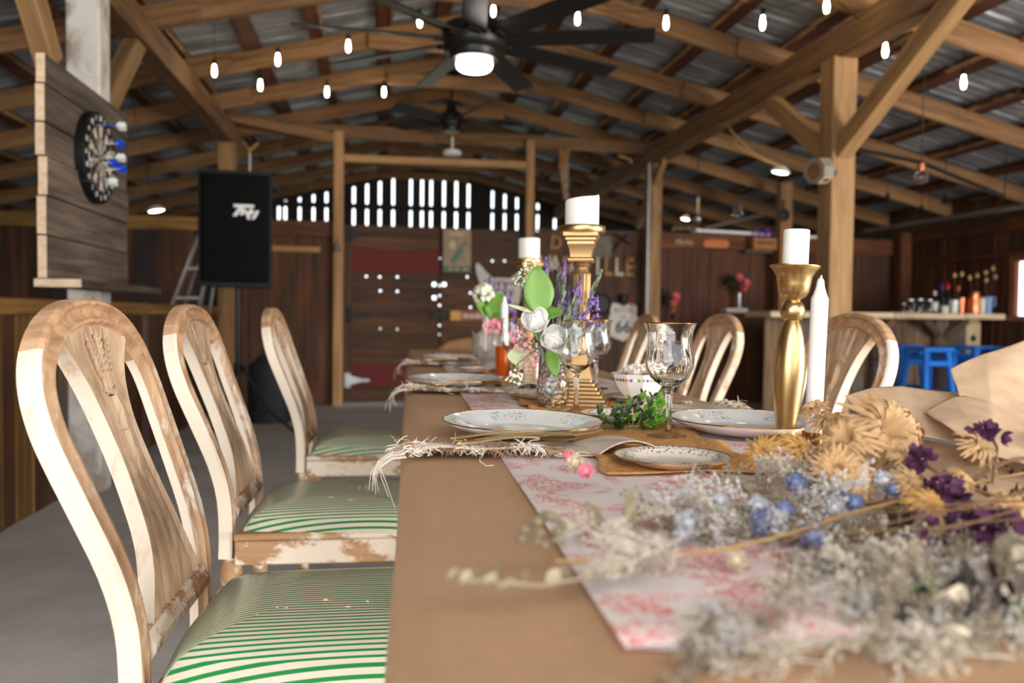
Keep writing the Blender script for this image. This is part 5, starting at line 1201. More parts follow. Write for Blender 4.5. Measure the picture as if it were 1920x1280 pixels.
# napkins with frayed ends and gold cutlery
M['linen'] = fab('linen', sr(168, 150, 132), sr(198, 182, 166), 300, .9, .2); M['frw'] = plain('white_thread', sr(236, 224, 208), .9, var=.05); M['frb'] = plain('brown_thread', sr(164, 132, 100), .9, var=.1)
def napkin(label, L, W, x, y, rz_, n=520, droop=True):
    t = thing('fringed_napkin', label, 'napkin', (x, y, TZ+.0075), rz_, 'fringed linen napkins')
    ph = random.random()*3
    def fn(u, v):
        xx = L*u+.01*math.sin(v*5+ph); yy = W*(v-.5)*(1-.30*(1-u)**2)+.016*math.sin(u*4+ph)
        z_ = .003+.011*max(0, math.sin(v*math.pi*2.6+u*3.1+ph*.3))**1.3*(.55+.45*math.sin(u*4+ph))+.003*math.sin(u*17+v*6)
        if v > .55: z_ *= max(.08, 1-(v-.55)*3.2)
        if u > .72: e = (u-.72)/.28; z_ += .017*math.sin(e*math.pi)**.7*(v < .72)*(1-.3*v)
        return (xx, yy, max(.0, z_))
    o = MB().grid(60, 24, fn).build('cloth', M['linen'], t, 180); solid(o, .0018, 1)
    A, B = MB(), MB()
    for k in range(n):
        e = random.random(); u = random.random()
        if e < .62: u *= .64; base = V(fn(u, 0))+V((0, random.uniform(-.002, .034), .002)); d = V((random.gauss(0, .8), -.75, random.gauss(.1, .35))); wh = int(u*L/.036) % 2 == 0
        else: base = V(fn(0, random.random()*.7))+V((random.uniform(0, .03), 0, .002)); d = V((-.8, random.gauss(0, .7), random.gauss(.15, .35))); wh = random.random() < .62
        l_ = random.uniform(.010, .027); d.normalize(); pts = [base]; p_ = base
        for q_ in range(4):
            d = (d+V((random.gauss(0, .45), random.gauss(0, .45), -.22))).normalized(); p_ = p_+d*l_*.27; p_.z = max(.0006+.0004*q_, p_.z) if p_.x > -.012 else p_.z; pts.append(p_.copy())
        (A if wh else B).tube(pts, [.0008, .0008, .0007, .0006, .0003], 3, cap=False)
    if droop:
        for k in range(8):
            y_ = random.uniform(-.07, .03); q_ = random.gauss(0, .006); A.tube([(0, y_, .004), (-.02, y_-.008, .004), (-.036, y_-.012, -.006), (-.042+q_, y_-.02, -.02), (-.040+q_*2, y_-.028, -random.uniform(.03, .06))], .0004, 3)
        A.tube([(.1, -.08, .006), (.095, -.105, .004), (.1, -.125, .001), (.11, -.128, .002)], .0006, 3)
    stuff(A.build('white_fringe', M['frw'], t)); stuff(B.build('brown_fringe', M['frb'], t)); return t
def flatware(kind, label, group, loc, rz_, pit=0):
    t = thing(kind, label, kind, loc, rot=(0, pit, rz_), group=group); mb = MB()
    hp = [(0, .006, .0), (.012, .0085, .001), (.03, .007, .002), (.06, .0045, .005), (.085, .003, .007)]
    def strip(pr, T=None, cx=0):
        vs = []
        for x, w_, z_ in pr: vs += [(x, cx-w_, z_), (x, cx+w_, z_), (x, cx+w_, z_+.0022), (x, cx-w_, z_+.0022)]
        n = len(pr); fs = [(4*i+a, 4*i+(a+1) % 4, 4*i+4+(a+1) % 4, 4*i+4+a) for i in range(n-1) for a in range(4)]+[(3, 2, 1, 0), tuple(4*n-4+a for a in range(4))]
        mb.add(vs, fs, T)
    if kind == 'fork':
        strip(hp+[(.11, .0035, .006), (.125, .009, .003), (.14, .0115, .0025), (.148, .0115, .003)])
        for k in range(4): strip([(.146, .0019, .003), (.175, .0015, .005), (.195, .0008, .009)], None, -.0095+.00633*k)
    elif kind == 'knife': strip(hp+[(.1, .0045, .006), (.11, .008, .004), (.16, .009, .003), (.2, .006, .002), (.208, .001, .002)])
    else:
        strip(hp+[(.11, .0035, .006), (.122, .006, .004)]); mb.ball((.147, 0, .005), (.03, .0185, .005), 14, 6)
    mb.build('metal', M['gold'], t, smooth=50); return t
def setting(n_lab, x0, y0, k, fork_pos, wide=.365):
    napkin('fringed linen napkin '+n_lab, wide, .15, x0, y0, R(5)+TA)
    for kind, dx, dy, rz_ in (('knife', .07, .022, 4), ('fork', .105, -.006, 7), ('spoon', .075, -.03, 2)):
        flatware(kind, 'gold %s lying on the fringed napkin %s' % (kind, n_lab), 'gold %s set' % kind, (x0+dx, y0+dy, TZ+.0235), R(rz_)+TA, R(-1))
setting('nearest on the left side of the table', .026, 1.165, 1, 0)
setting('second along the left side of the table', .055, 2.13, 1, 0)
setting('furthest along the left side of the table', .09, 3.25, 1, 0, .36)
napkin('fringed linen napkin behind the right dinner plate', .24, .13, .775, 1.66, R(172), 260, False)
# ================================================================== fresh-looking stems
q = N('bright_leaf'); n = q.noise(q.coord((20, 20, 20)), 1, 3); q.set(Base_Color=q.mix(n, sr(84, 124, 42), sr(110, 148, 62)), Roughness=.5, Subsurface_Weight=.0); M['leaf'] = q.m
M['leafpale'] = plain('pale_leaf_underside', sr(196, 206, 160), .6, var=.06); M['stemg'] = plain('green_stem', sr(96, 122, 66), .6); M['lav'] = plain('lavender_bloom', sr(120, 92, 150), .7, var=.22); M['lavg'] = plain('grey_green_leaf', sr(118, 122, 104), .8, var=.2)
M['pinkf'] = plain('pink_floret', sr(240, 156, 172), .6, var=.08); M['pinkc'] = plain('deep_pink_centre', sr(214, 96, 120), .6); M['budw'] = plain('white_bud', sr(234, 234, 214), .6, var=.05); M['stamen'] = plain('cream_stamen', sr(232, 206, 140), .7)
def leaf_mesh(L, W, fold=.18, curl=.3, name='leaf', mat='leaf', n=8):
    mb = MB()
    def fn(u, v):
        w_ = W*.5*math.sin(math.pi*(v*.93+.035))**.75*(1.08-.25*v); a = (u-.5)*2
        return (a*w_, L*v, fold*abs(a)*w_+L*curl*v*v*.5)
    return mb.grid(6, n, fn)
def leaf_at(t, a, b, W, mat='leaf', nrm=None, fold=.18, curl=.1, name='leaf'):
    a = V(a); b = V(b); y = (b-a); L = y.length; y.normalize(); n_ = V(nrm) if nrm else V((0, -1, .2)); x = y.cross(n_).normalized(); z = x.cross(y)
    o = leaf_mesh(L, W, fold, curl).build(name, M[mat], t, 180); m = Matrix((x, y, z)).transposed().to_4x4(); m.translation = a; o.matrix_local = m; solid(o, .0006); return o
VX = oZ(1036, 767, TZ); VY = VX.y; VB = V((VX.x, VY, TZ+.0075))
q = N('faceted_glass'); vo = q.n('ShaderNodeTexVoronoi'); vo.inputs['Scale'].default_value = 95; q.l(q.coord((1, 1, 1), False), vo.inputs['Vector'])
q.set(Base_Color=(1, 1, 1), Roughness=.0, Transmission_Weight=1.0, IOR=1.45); q.bump(vo.outputs['Distance'], .6, .004); M['facet'] = q.m
v = thing('bud_vase', 'faceted clear glass bud vase holding the lavender and white blooms', 'vase', VB)
MB().lathe([(.03, 0), (.034, .006), (.037, .03), (.036, .055), (.029, .082), (.018, .105), (.0125, .12), (.013, .135), (.016, .143), (.0145, .143), (.011, .134), (.0105, .12), (.016, .104), (.027, .08), (.0335, .055), (.0345, .03), (.031, .009), (0, .008)], 40, cap=True).build('glass', M['facet'], v, smooth=60)
NECK = VB+V((0, 0, .135)); BOT = VB+V((0, 0, .014))
def pv(px, py, dy=0): return oY(px, py, VY+dy)
def stem_thing(name, label, cat, grp=None): return thing(name, label, cat, BOT, group=grp)
def rel(p): return V(p)-BOT
# leafy branch
t = stem_thing('leafy_branch', 'branch with big bright green leaves rising from the glass bud vase', 'leafy stem')
hub = rel(pv(1012, 590, -.03)); MB().tube([(0, 0, 0), rel(NECK), rel(pv(1020, 620, -.02)), hub], .0018, 6).build('stem', M['stemg'], t, smooth=60)
leaf_at(t, hub, rel(pv(1005, 500, -.02)), .072, nrm=(.1, -1, .15)); leaf_at(t, hub, rel(pv(948, 574, -.06)), .03, 'leafpale', (0, -.5, 1)); leaf_at(t, hub+V((.004, 0, 0)), rel(pv(1054, 586, -.05)), .036, nrm=(.1, -.8, .6))
leaf_at(t, hub, rel(pv(985, 548, .02)), .04, nrm=(.3, -1, 0)); leaf_at(t, rel(pv(1012, 640, -.01)), rel(pv(994, 596, -.02)), .022, nrm=(.6, -1, 0)); leaf_at(t, rel(pv(1030, 650, -.01)), rel(pv(1042, 705, -.03)), .035, nrm=(.1, -1, .1)); leaf_at(t, rel(pv(1038, 655, .0)), rel(pv(1068, 622, -.03)), .04, nrm=(.3, -1, .1))
# magnolia blooms
def magnolia(t, c, r_, d, open_=.7):
    c = V(c); ang0 = random.random()*6
    for ring, (k, cu, s_) in enumerate(((3, 1.7, .9), (4, 1.35, 1.0), (4, .9-.3*open_, 1.05))):
        for j in range(k):
            g = petal_mesh(r_*1.35*s_, r_*1.15*s_, cu, .5, 6, 6); o = g.build('petal', M['petalw'], t, 180)
            o.matrix_local = TR(c) @ aim(d) @ Matrix.Rotation(2*math.pi*(j+.5*ring)/k+ang0, 4, 'Z') @ TR((0, r_*.08, 0), (R(12*ring*0), 0, 0)); solid(o, .0007)
    mb = MB(); T_ = TR(c) @ aim(d)
    for j in range(14): a = j*2.4; mb.tube([T_ @ V((0, 0, .002)), T_ @ V((.006*math.cos(a), .006*math.sin(a), .014))], .0009, 4)
    mb.build('stamens', M['stamen'], t)
t = stem_thing('magnolia_stem', 'white magnolia bloom on the left, above the pink cluster', 'flower')
a = rel(pv(1006, 612, -.045)); MB().tube([(0, 0, 0), rel(NECK), a+V((.01, .02, -.03)), a], .0017, 6).build('stem', M['stemg'], t, smooth=60); magnolia(t, a, .03, (-.25, -.75, .55), .6)
t = stem_thing('magnolia_stem', 'white magnolia bloom touching the second goblet, with cream stamens', 'flower')
a = rel(pv(1030, 640, -.05)); MB().tube([(0, 0, 0), rel(NECK), a+V((.002, .03, -.012)), a], .0017, 6).build('stem', M['stemg'], t, smooth=60); magnolia(t, a, .032, (.15, -.95, .25), .2)
# pink cluster
t = stem_thing('pink_cluster', 'cluster of tiny pink florets hanging over the left of the bud vase', 'flower')
root = rel(pv(1012, 652, -.04)); sp_ = MB().tube([(0, 0, 0), rel(NECK), root], .0016, 6)
fl = MB()
for j in range(5):
    a = 2*math.pi*j/5; g = petal_mesh(.0052, .0048, .4, .2, 2, 2); fl.add(g.v, g.f, Matrix.Rotation(a, 4, 'Z'))
fl.mi = 1; fl.ball((0, 0, .0008), .0016, 6, 4); FLM = fl.mesh('floret', [M['pinkf'], M['pinkc']], 180)
pk = [(958, 628), (966, 620), (974, 624), (984, 630), (992, 634), (999, 641), (962, 640), (970, 636), (978, 642), (986, 646), (994, 650), (1000, 655), (968, 650), (976, 655), (1004, 665), (990, 662), (996, 668), (1000, 676), (978, 670), (984, 676), (990, 684), (1002, 684), (978, 688), (998, 692), (968, 646), (1006, 678), (962, 632), (988, 652)]
for px, py in pk:
    d = rel(pv(px, py, -.05+random.uniform(-.015, .012))); sp_.tube([root+(d-root)*.25, d], .0006, 4)
    o = link('floret', FLM, t); o.matrix_local = TR(d, sc=random.uniform(.9, 1.25)) @ aim((random.gauss(-.2, .4), -1, random.gauss(.2, .4)), random.random())
sp_.build('stem', M['stemg'], t, smooth=60); leaf_at(t, rel(pv(1000, 668, -.02)), rel(pv(950, 668, -.03)), .05, 'leafpale', (0, -1, .2))
def bud_spray(label, pts, base, starts):
    t = stem_thing('white_bud_stem', label, 'flower'); mb = MB().tube([(0, 0, 0), rel(NECK), *[rel(s) for s in starts]], .0013, 5); b2 = MB()
    for px, py, n_, r_ in pts:
        c_ = rel(pv(px, py, base)); mb.tube([rel(starts[-1]), c_], .0009, 4)
        for k in range(n_):
            d = (V((random.gauss(0, 1), random.gauss(0, 1)-.3, random.gauss(0, .8)))).normalized()*r_; mb.tube([c_, c_+d*.9], .0006, 4); b2.ball((0, 0, 0), (.0022, .0022, .0036), 6, 4, TR(c_+d) @ aim(d))
    mb.build('stem', M['stemg'], t, smooth=60); stuff(b2.build('buds', M['budw'], t, smooth=180))
bud_spray('white bud spray rising left of the big green leaf', [(994, 498, 13, .012), (985, 514, 13, .013), (972, 526, 14, .014), (988, 530, 9, .011), (1004, 506, 8, .01)], -.01, [pv(1018, 600, -.01), pv(992, 540, -.01)])
bud_spray('white bud spray drooping below the pink cluster', [(953, 706, 13, .011), (967, 713, 16, .012), (972, 698, 8, .01)], -.06, [pv(1005, 655, -.05), pv(972, 680, -.06)])
# lavender
LT = stem_thing('lavender_bunch', 'bunch of purple lavender filling the back of the glass bud vase', 'flowers')
def spike_mesh(L, seed, mat):
    rnd = random.Random(seed); mb = MB().tube([(0, 0, 0), (0, 0, L)], .0009, 4)
    nw = int(L/.0075)
    for k in range(nw):
        z_ = L*k/nw; s_ = 1.15-.6*k/nw
        for j in range(5):
            a = 2*math.pi*j/5+k*.7+rnd.random(); g = petal_mesh(.0165*s_, .0082*s_, .9, .3, 2, 3); mb.add(g.v, g.f, TR((0, 0, z_)) @ Matrix.Rotation(a, 4, 'Z') @ Matrix.Rotation(R(40+rnd.uniform(-22, 16)), 4, 'X'))
    return mb.mesh('flower_spike', M[mat], 180)
SPM = [spike_mesh(.05, 1, 'lav'), spike_mesh(.038, 2, 'lav'), spike_mesh(.045, 3, 'lavg')]
stk = MB(); lvs = MB()
tips = [(1023, 482, 0), (1060, 488, 0), (1074, 508, 0), (1090, 516, 0), (1045, 520, 1), (1102, 532, 1), (1060, 520, 2), (1128, 506, 2), (1048, 500, 2), (1082, 538, 1), (1098, 556, 1), (1108, 572, 0), (1114, 592, 1), (1070, 545, 0), (1056, 558, 1), (1090, 580, 1), (1075, 585, 0), (1100, 600, 1), (1062, 600, 1), (1040, 548, 1), (1030, 530, 1), (1112, 548, 2), (1086, 606, 1), (1050, 590, 2), (1095, 535, 0), (1120, 606, 1), (1042, 572, 1), (1068, 572, 0), (1015, 520, 1), (1105, 588, 0)]
for i, (px, py, k) in enumerate(tips):
    dy = random.uniform(.0, .07); tip = rel(pv(px, py, dy)); b0 = rel(NECK)+V((random.uniform(-.006, .006), random.uniform(-.004, .006), 0)); dd = (tip-b0); L_ = (.05, .038, .045)[k]
    dirn = (dd.normalized()+V((0, 0, .5))).normalized(); s0 = tip-dirn*L_
    stk.tube([(b0.x*.3, b0.y*.3, 0), b0, b0.lerp(s0, .5)+V((0, 0, -.006)), s0], .0009, 4)
    o = link('flower_spike', SPM[k], LT); o.matrix_local = TR(s0) @ aim(dirn, random.random()*6)
    for j in range(34):
        c_ = b0.lerp(s0, random.uniform(.2, 1.0)); g = petal_mesh(random.uniform(.016, .032), .0045, .5, .1, 2, 3); lvs.add(g.v, g.f, TR(c_) @ aim(dirn) @ Matrix.Rotation(random.random()*6.28, 4, 'Z') @ Matrix.Rotation(R(random.uniform(30, 65)), 4, 'X'))
loose = MB()
for k in range(110):
    c_ = rel(pv(random.uniform(1036, 1122), random.uniform(545, 622), random.uniform(.0, .06))); blossom(loose, c_, .009, 3, rdir(-.3), .6, .7)
stuff(loose.build('blooms', M['lav'], LT, 180))
stk.build('stalks', M['lavg'], LT); stuff(lvs.build('leaves', M['lavg'], LT, 180))

# tulip vase with its own posy, far along the table
p3 = oZ(914, 690, TZ)
M['frost'] = N('frosted_glass').set(Base_Color=sr(240, 240, 240), Roughness=.14, Transmission_Weight=.92, IOR=1.4).m
v = thing('tulip_vase', 'frosted glass vase with a petal-shaped rim, far along the table', 'vase', (p3.x, p3.y, TZ+.0075))
def tul(an, r_, z_): return 1+(.05*math.cos(4*an)*max(0, (z_-.05)/.09) if z_ > .05 else 0)
g_ = MB().lathe([(.036, 0), (.032, .012), (.044, .03), (.058, .06), (.061, .09), (.06, .115), (.066, .138), (.0635, .138), (.057, .115), (.058, .09), (.055, .06), (.04, .032), (0, .018)], 64, mod=tul); g_.v = [(x_, y_, z_+(.012*math.cos(4*math.atan2(y_, x_)) if z_ > .13 else 0)) for x_, y_, z_ in g_.v]
g_.build('glass', M['frost'], v, smooth=60)
B3 = V((p3.x, p3.y, TZ+.03)); N3 = V((p3.x, p3.y, TZ+.13))
def r3(px, py, dy=0): return oY(px, py, p3.y+dy)-B3
def st3(name, label, cat): return thing(name, label, cat, B3)
t = st3('leafy_branch', 'smaller leafy green branch in the far tulip vase', 'leafy stem'); h_ = r3(925, 590)
MB().tube([(0, 0, 0), N3-B3, h_], .003, 5).build('stem', M['stemg'], t); 
for a, w_ in (((890, 566), .07), ((938, 545), .085), ((948, 592), .05), ((908, 578), .06)): leaf_at(t, h_, r3(*a, -.03), w_, nrm=(.1, -.8, .5))
t = st3('pink_cluster', 'pink blossom cluster in the far tulip vase', 'flower'); mb = MB().tube([(0, 0, 0), N3-B3, r3(925, 622)], .003, 5)
for px, py in ((910, 612), (918, 606), (926, 612), (934, 604), (940, 598), (922, 620), (932, 622), (914, 622), (937, 612), (928, 602)):
    d = r3(px, py, random.uniform(-.06, -.02)); mb.tube([r3(925, 622), d], .0012, 4); o = link('floret', FLM, t); o.matrix_local = TR(d, sc=2.6) @ aim((random.gauss(0, .3), -1, .2))
mb.build('stem', M['stemg'], t)
t = st3('hydrangea_stem', 'pale green-white bloom at the left of the far tulip vase', 'flower'); mb = MB().tube([(0, 0, 0), N3-B3, r3(905, 560)], .003, 5); mb.build('stem', M['stemg'], t); mb = MB()
for k in range(40): d = rdir(-.4); blossom(mb, r3(907, 552, -.02)+d*.038, .014, 4, d, .3)
stuff(mb.build('bloom', M['budw'], t, 180))
t = st3('lavender_bunch', 'few sprigs of lavender in the far tulip vase, before the pig sign', 'flowers'); mb = MB()
for px, py in ((922, 520), (930, 535), (952, 532), (962, 548), (955, 562), (970, 570), (940, 528), (966, 590)):
    tip = r3(px, py, .05); s0 = tip-V((.02, 0, .1)).normalized()*.05*1.6; mb.tube([(0, 0, 0), N3-B3, s0], .0015, 4); o = link('flower_spike', SPM[0], t); o.matrix_local = TR(s0, sc=1.6) @ aim((.1, 0, 1))
mb.build('stalks', M['lavg'], t)

# green boxwood sprig beside the goblet
pb2 = oZ(1185, 812, TZ); t = thing('boxwood_sprig', 'sprig of small dark and bright green leaves lying beside the lone goblet', 'greenery', (pb2.x, pb2.y, TZ+.008))
M['bxd'] = plain('dark_box_leaf', sr(58, 74, 44), .45, var=.2); M['bxl'] = plain('bright_box_leaf', sr(104, 156, 44), .45, var=.12)
LMD = leaf_mesh(.011, .0085, .2, .3, n=4).mesh('leaf', M['bxd'], 180); LML = leaf_mesh(.011, .0085, .2, .3, n=4).mesh('leaf', M['bxl'], 180)
tw = MB()
for i, (a, b) in enumerate([((-.05, .0, .004), (-.055, .02, .035)), ((-.04, .0, .004), (-.03, .01, .03)), ((-.03, -.01, .004), (-.015, .0, .03)), ((-.02, .0, .005), (.008, .03, .048)), ((.0, .0, .006), (.028, .03, .058)), ((.01, .0, .006), (.045, .02, .055)), ((.02, -.01, .005), (.058, .0, .045)), ((.02, -.02, .004), (.05, -.03, .03)), ((.0, -.02, .003), (.035, -.045, .02)), ((-.02, -.02, .003), (-.04, -.03, .018)), ((.0, .01, .004), (-.015, .03, .04)), ((.02, .0, .01), (.06, .02, .06))]):
    a = V(a); b = V(b); tw.tube([a, a.lerp(b, .5)+V((0, 0, .006)), b], .0009, 4)
    for k in range(20):
        c_ = a.lerp(b, .12+.9*k/19); d = (b-a).normalized(); br = (i in (7, 8, 11, 6) and k > 4) or random.random() < .06
        o = link('leaf', LML if br else LMD, t); o.matrix_local = TR(c_, sc=random.uniform(.95, 1.45)) @ aim(d) @ Matrix.Rotation(k*2.4, 4, 'Z') @ Matrix.Rotation(R(random.uniform(20, 60)), 4, 'X')
tw.tube([(-.06, 0, .003), (.03, -.005, .006)], .0014, 5); tw.build('twigs', M['stemg'], t)

# ================================================================== dried bouquet in kraft paper, across the near right of the table
BQ = thing('dried_bouquet', 'big bouquet of dried flowers in brown wrapping paper, nearest on the table', 'bouquet', (0, 0, 0))
M['casw'] = plain('warm_statice', sr(190, 178, 160), .8, var=.16); M['tanstem'] = plain('tan_stem', sr(158, 122, 76), .8, var=.15); M['cas'] = plain('grey_white_statice', sr(190, 184, 178), .8, var=.16); M['casb'] = plain('taupe_statice', sr(136, 122, 102), .8, var=.15); M['mum'] = plain('dried_straw_petal', sr(190, 150, 104), .75, var=.2); M['mumy'] = plain('dried_ochre_petal', sr(180, 134, 72), .75, var=.14)
M['plum'] = plain('plum_statice', sr(78, 34, 66), .8, var=.25); M['delph'] = plain('pale_blue_petal', sr(206, 204, 208), .7, var=.12); M['delphd'] = plain('blue_petal', sr(146, 154, 188), .7, var=.15); M['euc'] = plain('dried_eucalyptus', sr(150, 136, 112), .7, var=.15); M['sage'] = plain('dried_sage_leaf', sr(122, 110, 84), .7, var=.15); M['cream2'] = plain('dried_cream_petal', sr(224, 208, 182), .7, var=.1); M['dgreen2'] = plain('dried_green_leaf', sr(92, 108, 70), .7, var=.2)
def bp(px, py, Y): return oY(px, py, Y)
def sprig(seed, mat, nb=15, L=.1):
    rnd = random.Random(seed); mb = MB(); mb.tube([(0, 0, 0), (.004, 0, L*.5), (0, 0, L)], .0007, 3)
    for b in range(nb):
        z0 = L*(.18+.8*b/nb); a = rnd.random()*6.28; l_ = L*(.34-.16*b/nb)*rnd.uniform(.6, 1.2); d = V((math.cos(a)*.75, math.sin(a)*.75, .75)).normalized(); p0 = V((0, 0, z0)); mb.tube([p0, p0+d*l_], .0004, 3, cap=False)
        for k in range(9):
            c_ = p0+d*l_*(.25+.75*k/8)+V((rnd.gauss(0, .002), rnd.gauss(0, .002), rnd.gauss(0, .002))); s_ = rnd.uniform(.0010, .0022)
            mb.add([(-s_, 0, 0), (0, -s_, 0), (s_, 0, 0), (0, s_, 0), (0, 0, s_*1.5), (0, 0, -s_)], [(0, 1, 4), (1, 2, 4), (2, 3, 4), (3, 0, 4), (1, 0, 5), (2, 1, 5), (3, 2, 5), (0, 3, 5)], TR(c_) @ aim(d+V((rnd.gauss(0, .4), rnd.gauss(0, .4), 0))))
    return mb.mesh('statice_sprig', M[mat])
SG = [sprig(s_, 'cas' if s_ % 2 else 'casw') for s_ in range(5)]+[sprig(s_+20, 'casb', 13, .09) for s_ in range(3)]
# (tip pixel, depth) rows: where the grey haze of statice shows
def haze(n, x0, x1, y0, y1, Y0_, Y1_, dirs, taupe=.25, sc=(.7, 1.15)):
    for k in range(n):
        px = random.uniform(x0, x1); t_ = random.random(); py = y0+(y1-y0)*t_; Y = Y0_+(Y1_-Y0_)*t_; p = bp(px, py, Y)
        p.z = max(p.z, TZ+.006); d = V(dirs)+V((random.gauss(0, .35), random.gauss(0, .35), random.gauss(0, .3)))
        s_ = random.uniform(*sc); L = .1*s_; d.normalize(); base = p-d*L
        if base.z < TZ+.004: base.z = TZ+.004; d = (p-base).normalized()
        o = link('statice_sprig', random.choice(SG[5:] if random.random() < taupe else SG[:5]), BQ); o.matrix_local = TR(base, sc=s_) @ aim(d, random.random()*6)
haze(13, 1060, 1330, 900, 1010, .78, .62, (-.8, -.1, .25), .35, (.6, .95)); haze(26, 1320, 1570, 850, 1010, .86, .66, (-.6, -.1, .6), .35); haze(18, 1480, 1780, 940, 1080, .74, .58, (-.5, -.3, .5), .55)
haze(14, 1430, 1640, 1050, 1190, .60, .49, (-.6, -.4, .35), .4, (.6, 1)); haze(12, 1230, 1500, 1180, 1275, .50, .43, (-.8, -.3, .2), .25, (.6, .95)); haze(15, 1620, 1920, 1020, 1120, .60, .5, (-.4, -.3, .5), .6); haze(9, 1500, 1720, 1180, 1275, .5, .42, (-.5, -.4, .3), .35); haze(5, 1100, 1240, 1010, 1090, .6, .52, (-.9, -.1, .1), .3, (.5, .8))
haze(7, 1760, 1920, 1120, 1260, .5, .42, (-.3, -.3, .5), .6)
def mum(px, py, Y, r_, d, mat='mum', n=(22, 26, 20), long_=1.0):
    c = bp(px, py, Y); mb = MB(); T_ = TR(c) @ aim(d, random.random()*6)
    for ring, k in enumerate(n):
        for j in range(k):
            l_ = r_*(1.0-.16*ring)*random.uniform(.85, 1.12)*long_; w_ = r_*.19
            hp = (.22, .46, .58)[ring]*random.uniform(.8, 1.2); sp_ = (1.0, .86, .62)[ring]; pk = (1.05, .85, .72)[ring]
            pts = [(l_*sp_*(m_/5)**1.15, l_*hp*math.sin(math.pi*pk*m_/5), m_/5) for m_ in range(6)]
            vs = []
            for (rr_, zz2, v_) in pts:
                ww = w_*math.sin(math.pi*(.12+.8*v_))*.5; vs += [(-ww, rr_+r_*.06, zz2+ww*.5), (0, rr_+r_*.06, zz2), (ww, rr_+r_*.06, zz2+ww*.5)]
            fs = [(3*i+a, 3*i+a+1, 3*i+a+4, 3*i+a+3) for i in range(5) for a in (0, 1)]
            mb.add(vs, fs, T_ @ Matrix.Rotation(2*math.pi*(j+.4*ring)/k+random.uniform(-.1, .1), 4, 'Z'))
    mb.ball((0, 0, 0), r_*.16, 8, 5, T_); return mb.build('strawflower', M[mat], BQ, 180)
mum(1650, 815, .84, .052, (.1, -.85, .5), 'mum', (34, 38, 30), 1.0); mum(1590, 830, .82, .036, (-.6, -.5, .6)); mum(1690, 800, .86, .034, (.7, -.3, .6)); mum(1560, 800, .9, .03, (-.2, -.2, 1)); mum(1432, 850, .88, .024, (-.5, -.7, .4), 'mumy'); mum(1497, 846, .87, .024, (.2, -.8, .5), 'mumy')
mum(1830, 845, .78, .026, (.2, -.6, .7)); mum(1700, 908, .74, .022, (.2, -.7, .5)); mum(1605, 905, .76, .022, (-.2, -.8, .3)); mum(1735, 950, .68, .022, (0, -.7, .6), 'mumy'); mum(1690, 865, .78, .02, (.3, -.5, .7)); mum(1800, 905, .72, .018, (.3, -.6, .5)); mum(1892, 955, .66, .02, (-.2, -.7, .6)); mum(1750, 980, .66, .015, (-.2, -.7, .6)); mum(1528, 770, 1.0, .022, (-.5, -.2, .8)); mum(1570, 880, .78, .026, (-.5, -.8, .2))
def clump(px, py, Y, r_, n, mat, name, ps=.014):
    c = bp(px, py, Y); mb = MB()
    for k in range(n): d = rdir(-.3); blossom(mb, c+d*r_*random.uniform(.4, 1), ps*random.uniform(.7, 1.1), 5, d, .7)
    return mb.build(name, M[mat], BQ, 180)
for a in ((1848, 812, .79, .016, 9), (1712, 872, .77, .018, 12), (1735, 1010, .64, .02, 14), (1828, 1003, .63, .02, 14), (1788, 935, .69, .016, 10), (1886, 985, .64, .016, 10), (1770, 915, .71, .012, 7), (1810, 975, .66, .014, 8)): clump(*a, 'plum', 'plum_statice', .012)
def floret(px, py, Y, r_, mat, d=(-.3, -.8, .4)):
    mb = MB(); c = bp(px, py, Y)
    for j in range(2): blossom(mb, c, r_*(1-.3*j), 5, d, .9+.5*j, 1.1)
    return mb.build('larkspur_bloom', M[mat], BQ, 180)
for a in ((1490, 908, .80, .018, 'delphd'), (1500, 925, .79, .014, 'delph'), (1655, 905, .75, .018, 'delph'), (1672, 918, .74, .014, 'delphd'), (1420, 952, .72, .018, 'delph'), (1432, 985, .69, .022, 'delphd'), (1455, 978, .68, .018, 'delph'), (1290, 985, .68, .02, 'delph'), (1278, 1002, .67, .012, 'delph'), (1560, 955, .7, .018, 'delph'), (1470, 958, .7, .014, 'delphd'), (1520, 1005, .65, .018, 'delphd'), (1570, 935, .71, .014, 'delphd'), (1380, 1052, .6, .013, 'cream2'), (1600, 945, .7, .014, 'delphd'), (1350, 940, .73, .012, 'delph'), (1080, 870, .85, .016, 'cream2'), (1100, 885, .83, .014, 'pinkf'), (1068, 858, .87, .012, 'pinkf')): floret(*a)
mb = MB()
for k in range(26): d = rdir(); mb.ball(bp(1022, 1022, .58)+V((d.x*.018, d.y*.014, abs(d.z)*.022)), random.uniform(.0025, .0045), 6, 4)
stuff(mb.build('seed_cluster', M['sage'], BQ, smooth=180))
def stem(pts, r_, mat='drystem'): return MB().tube([V(p) for p in pts], r_, 5).build('stem', M[mat], BQ, smooth=60)
stem([bp(1040, 1052, .565), bp(1200, 1050, .57), bp(1380, 1025, .6), bp(1480, 1000, .63), bp(1600, 960, .67), bp(1760, 920, .72), bp(1950, 880, .78)], .0016, 'tanstem'); stem([bp(1600, 945, .7), bp(1770, 925, .72), bp(1900, 860, .78), bp(1990, 850, .8)], .0018); stem([bp(1700, 850, .8), bp(1790, 905, .74), bp(1960, 960, .7)], .002); stem([bp(1420, 1010, .64), bp(1620, 1000, .66), bp(1960, 950, .7)], .0015); stem([bp(1860, 905, .72), bp(1870, 840, .78), bp(1850, 800, .8)], .0015)
for k in range(12): a = bp(random.uniform(1450, 1750), random.uniform(900, 1150), random.uniform(.55, .7)); a.z = max(a.z, TZ+.01); stem([a, a+V((.1, random.uniform(-.02, .06), random.uniform(-.01, .02))), a+V((.25, random.uniform(0, .1), .02))], .0008)
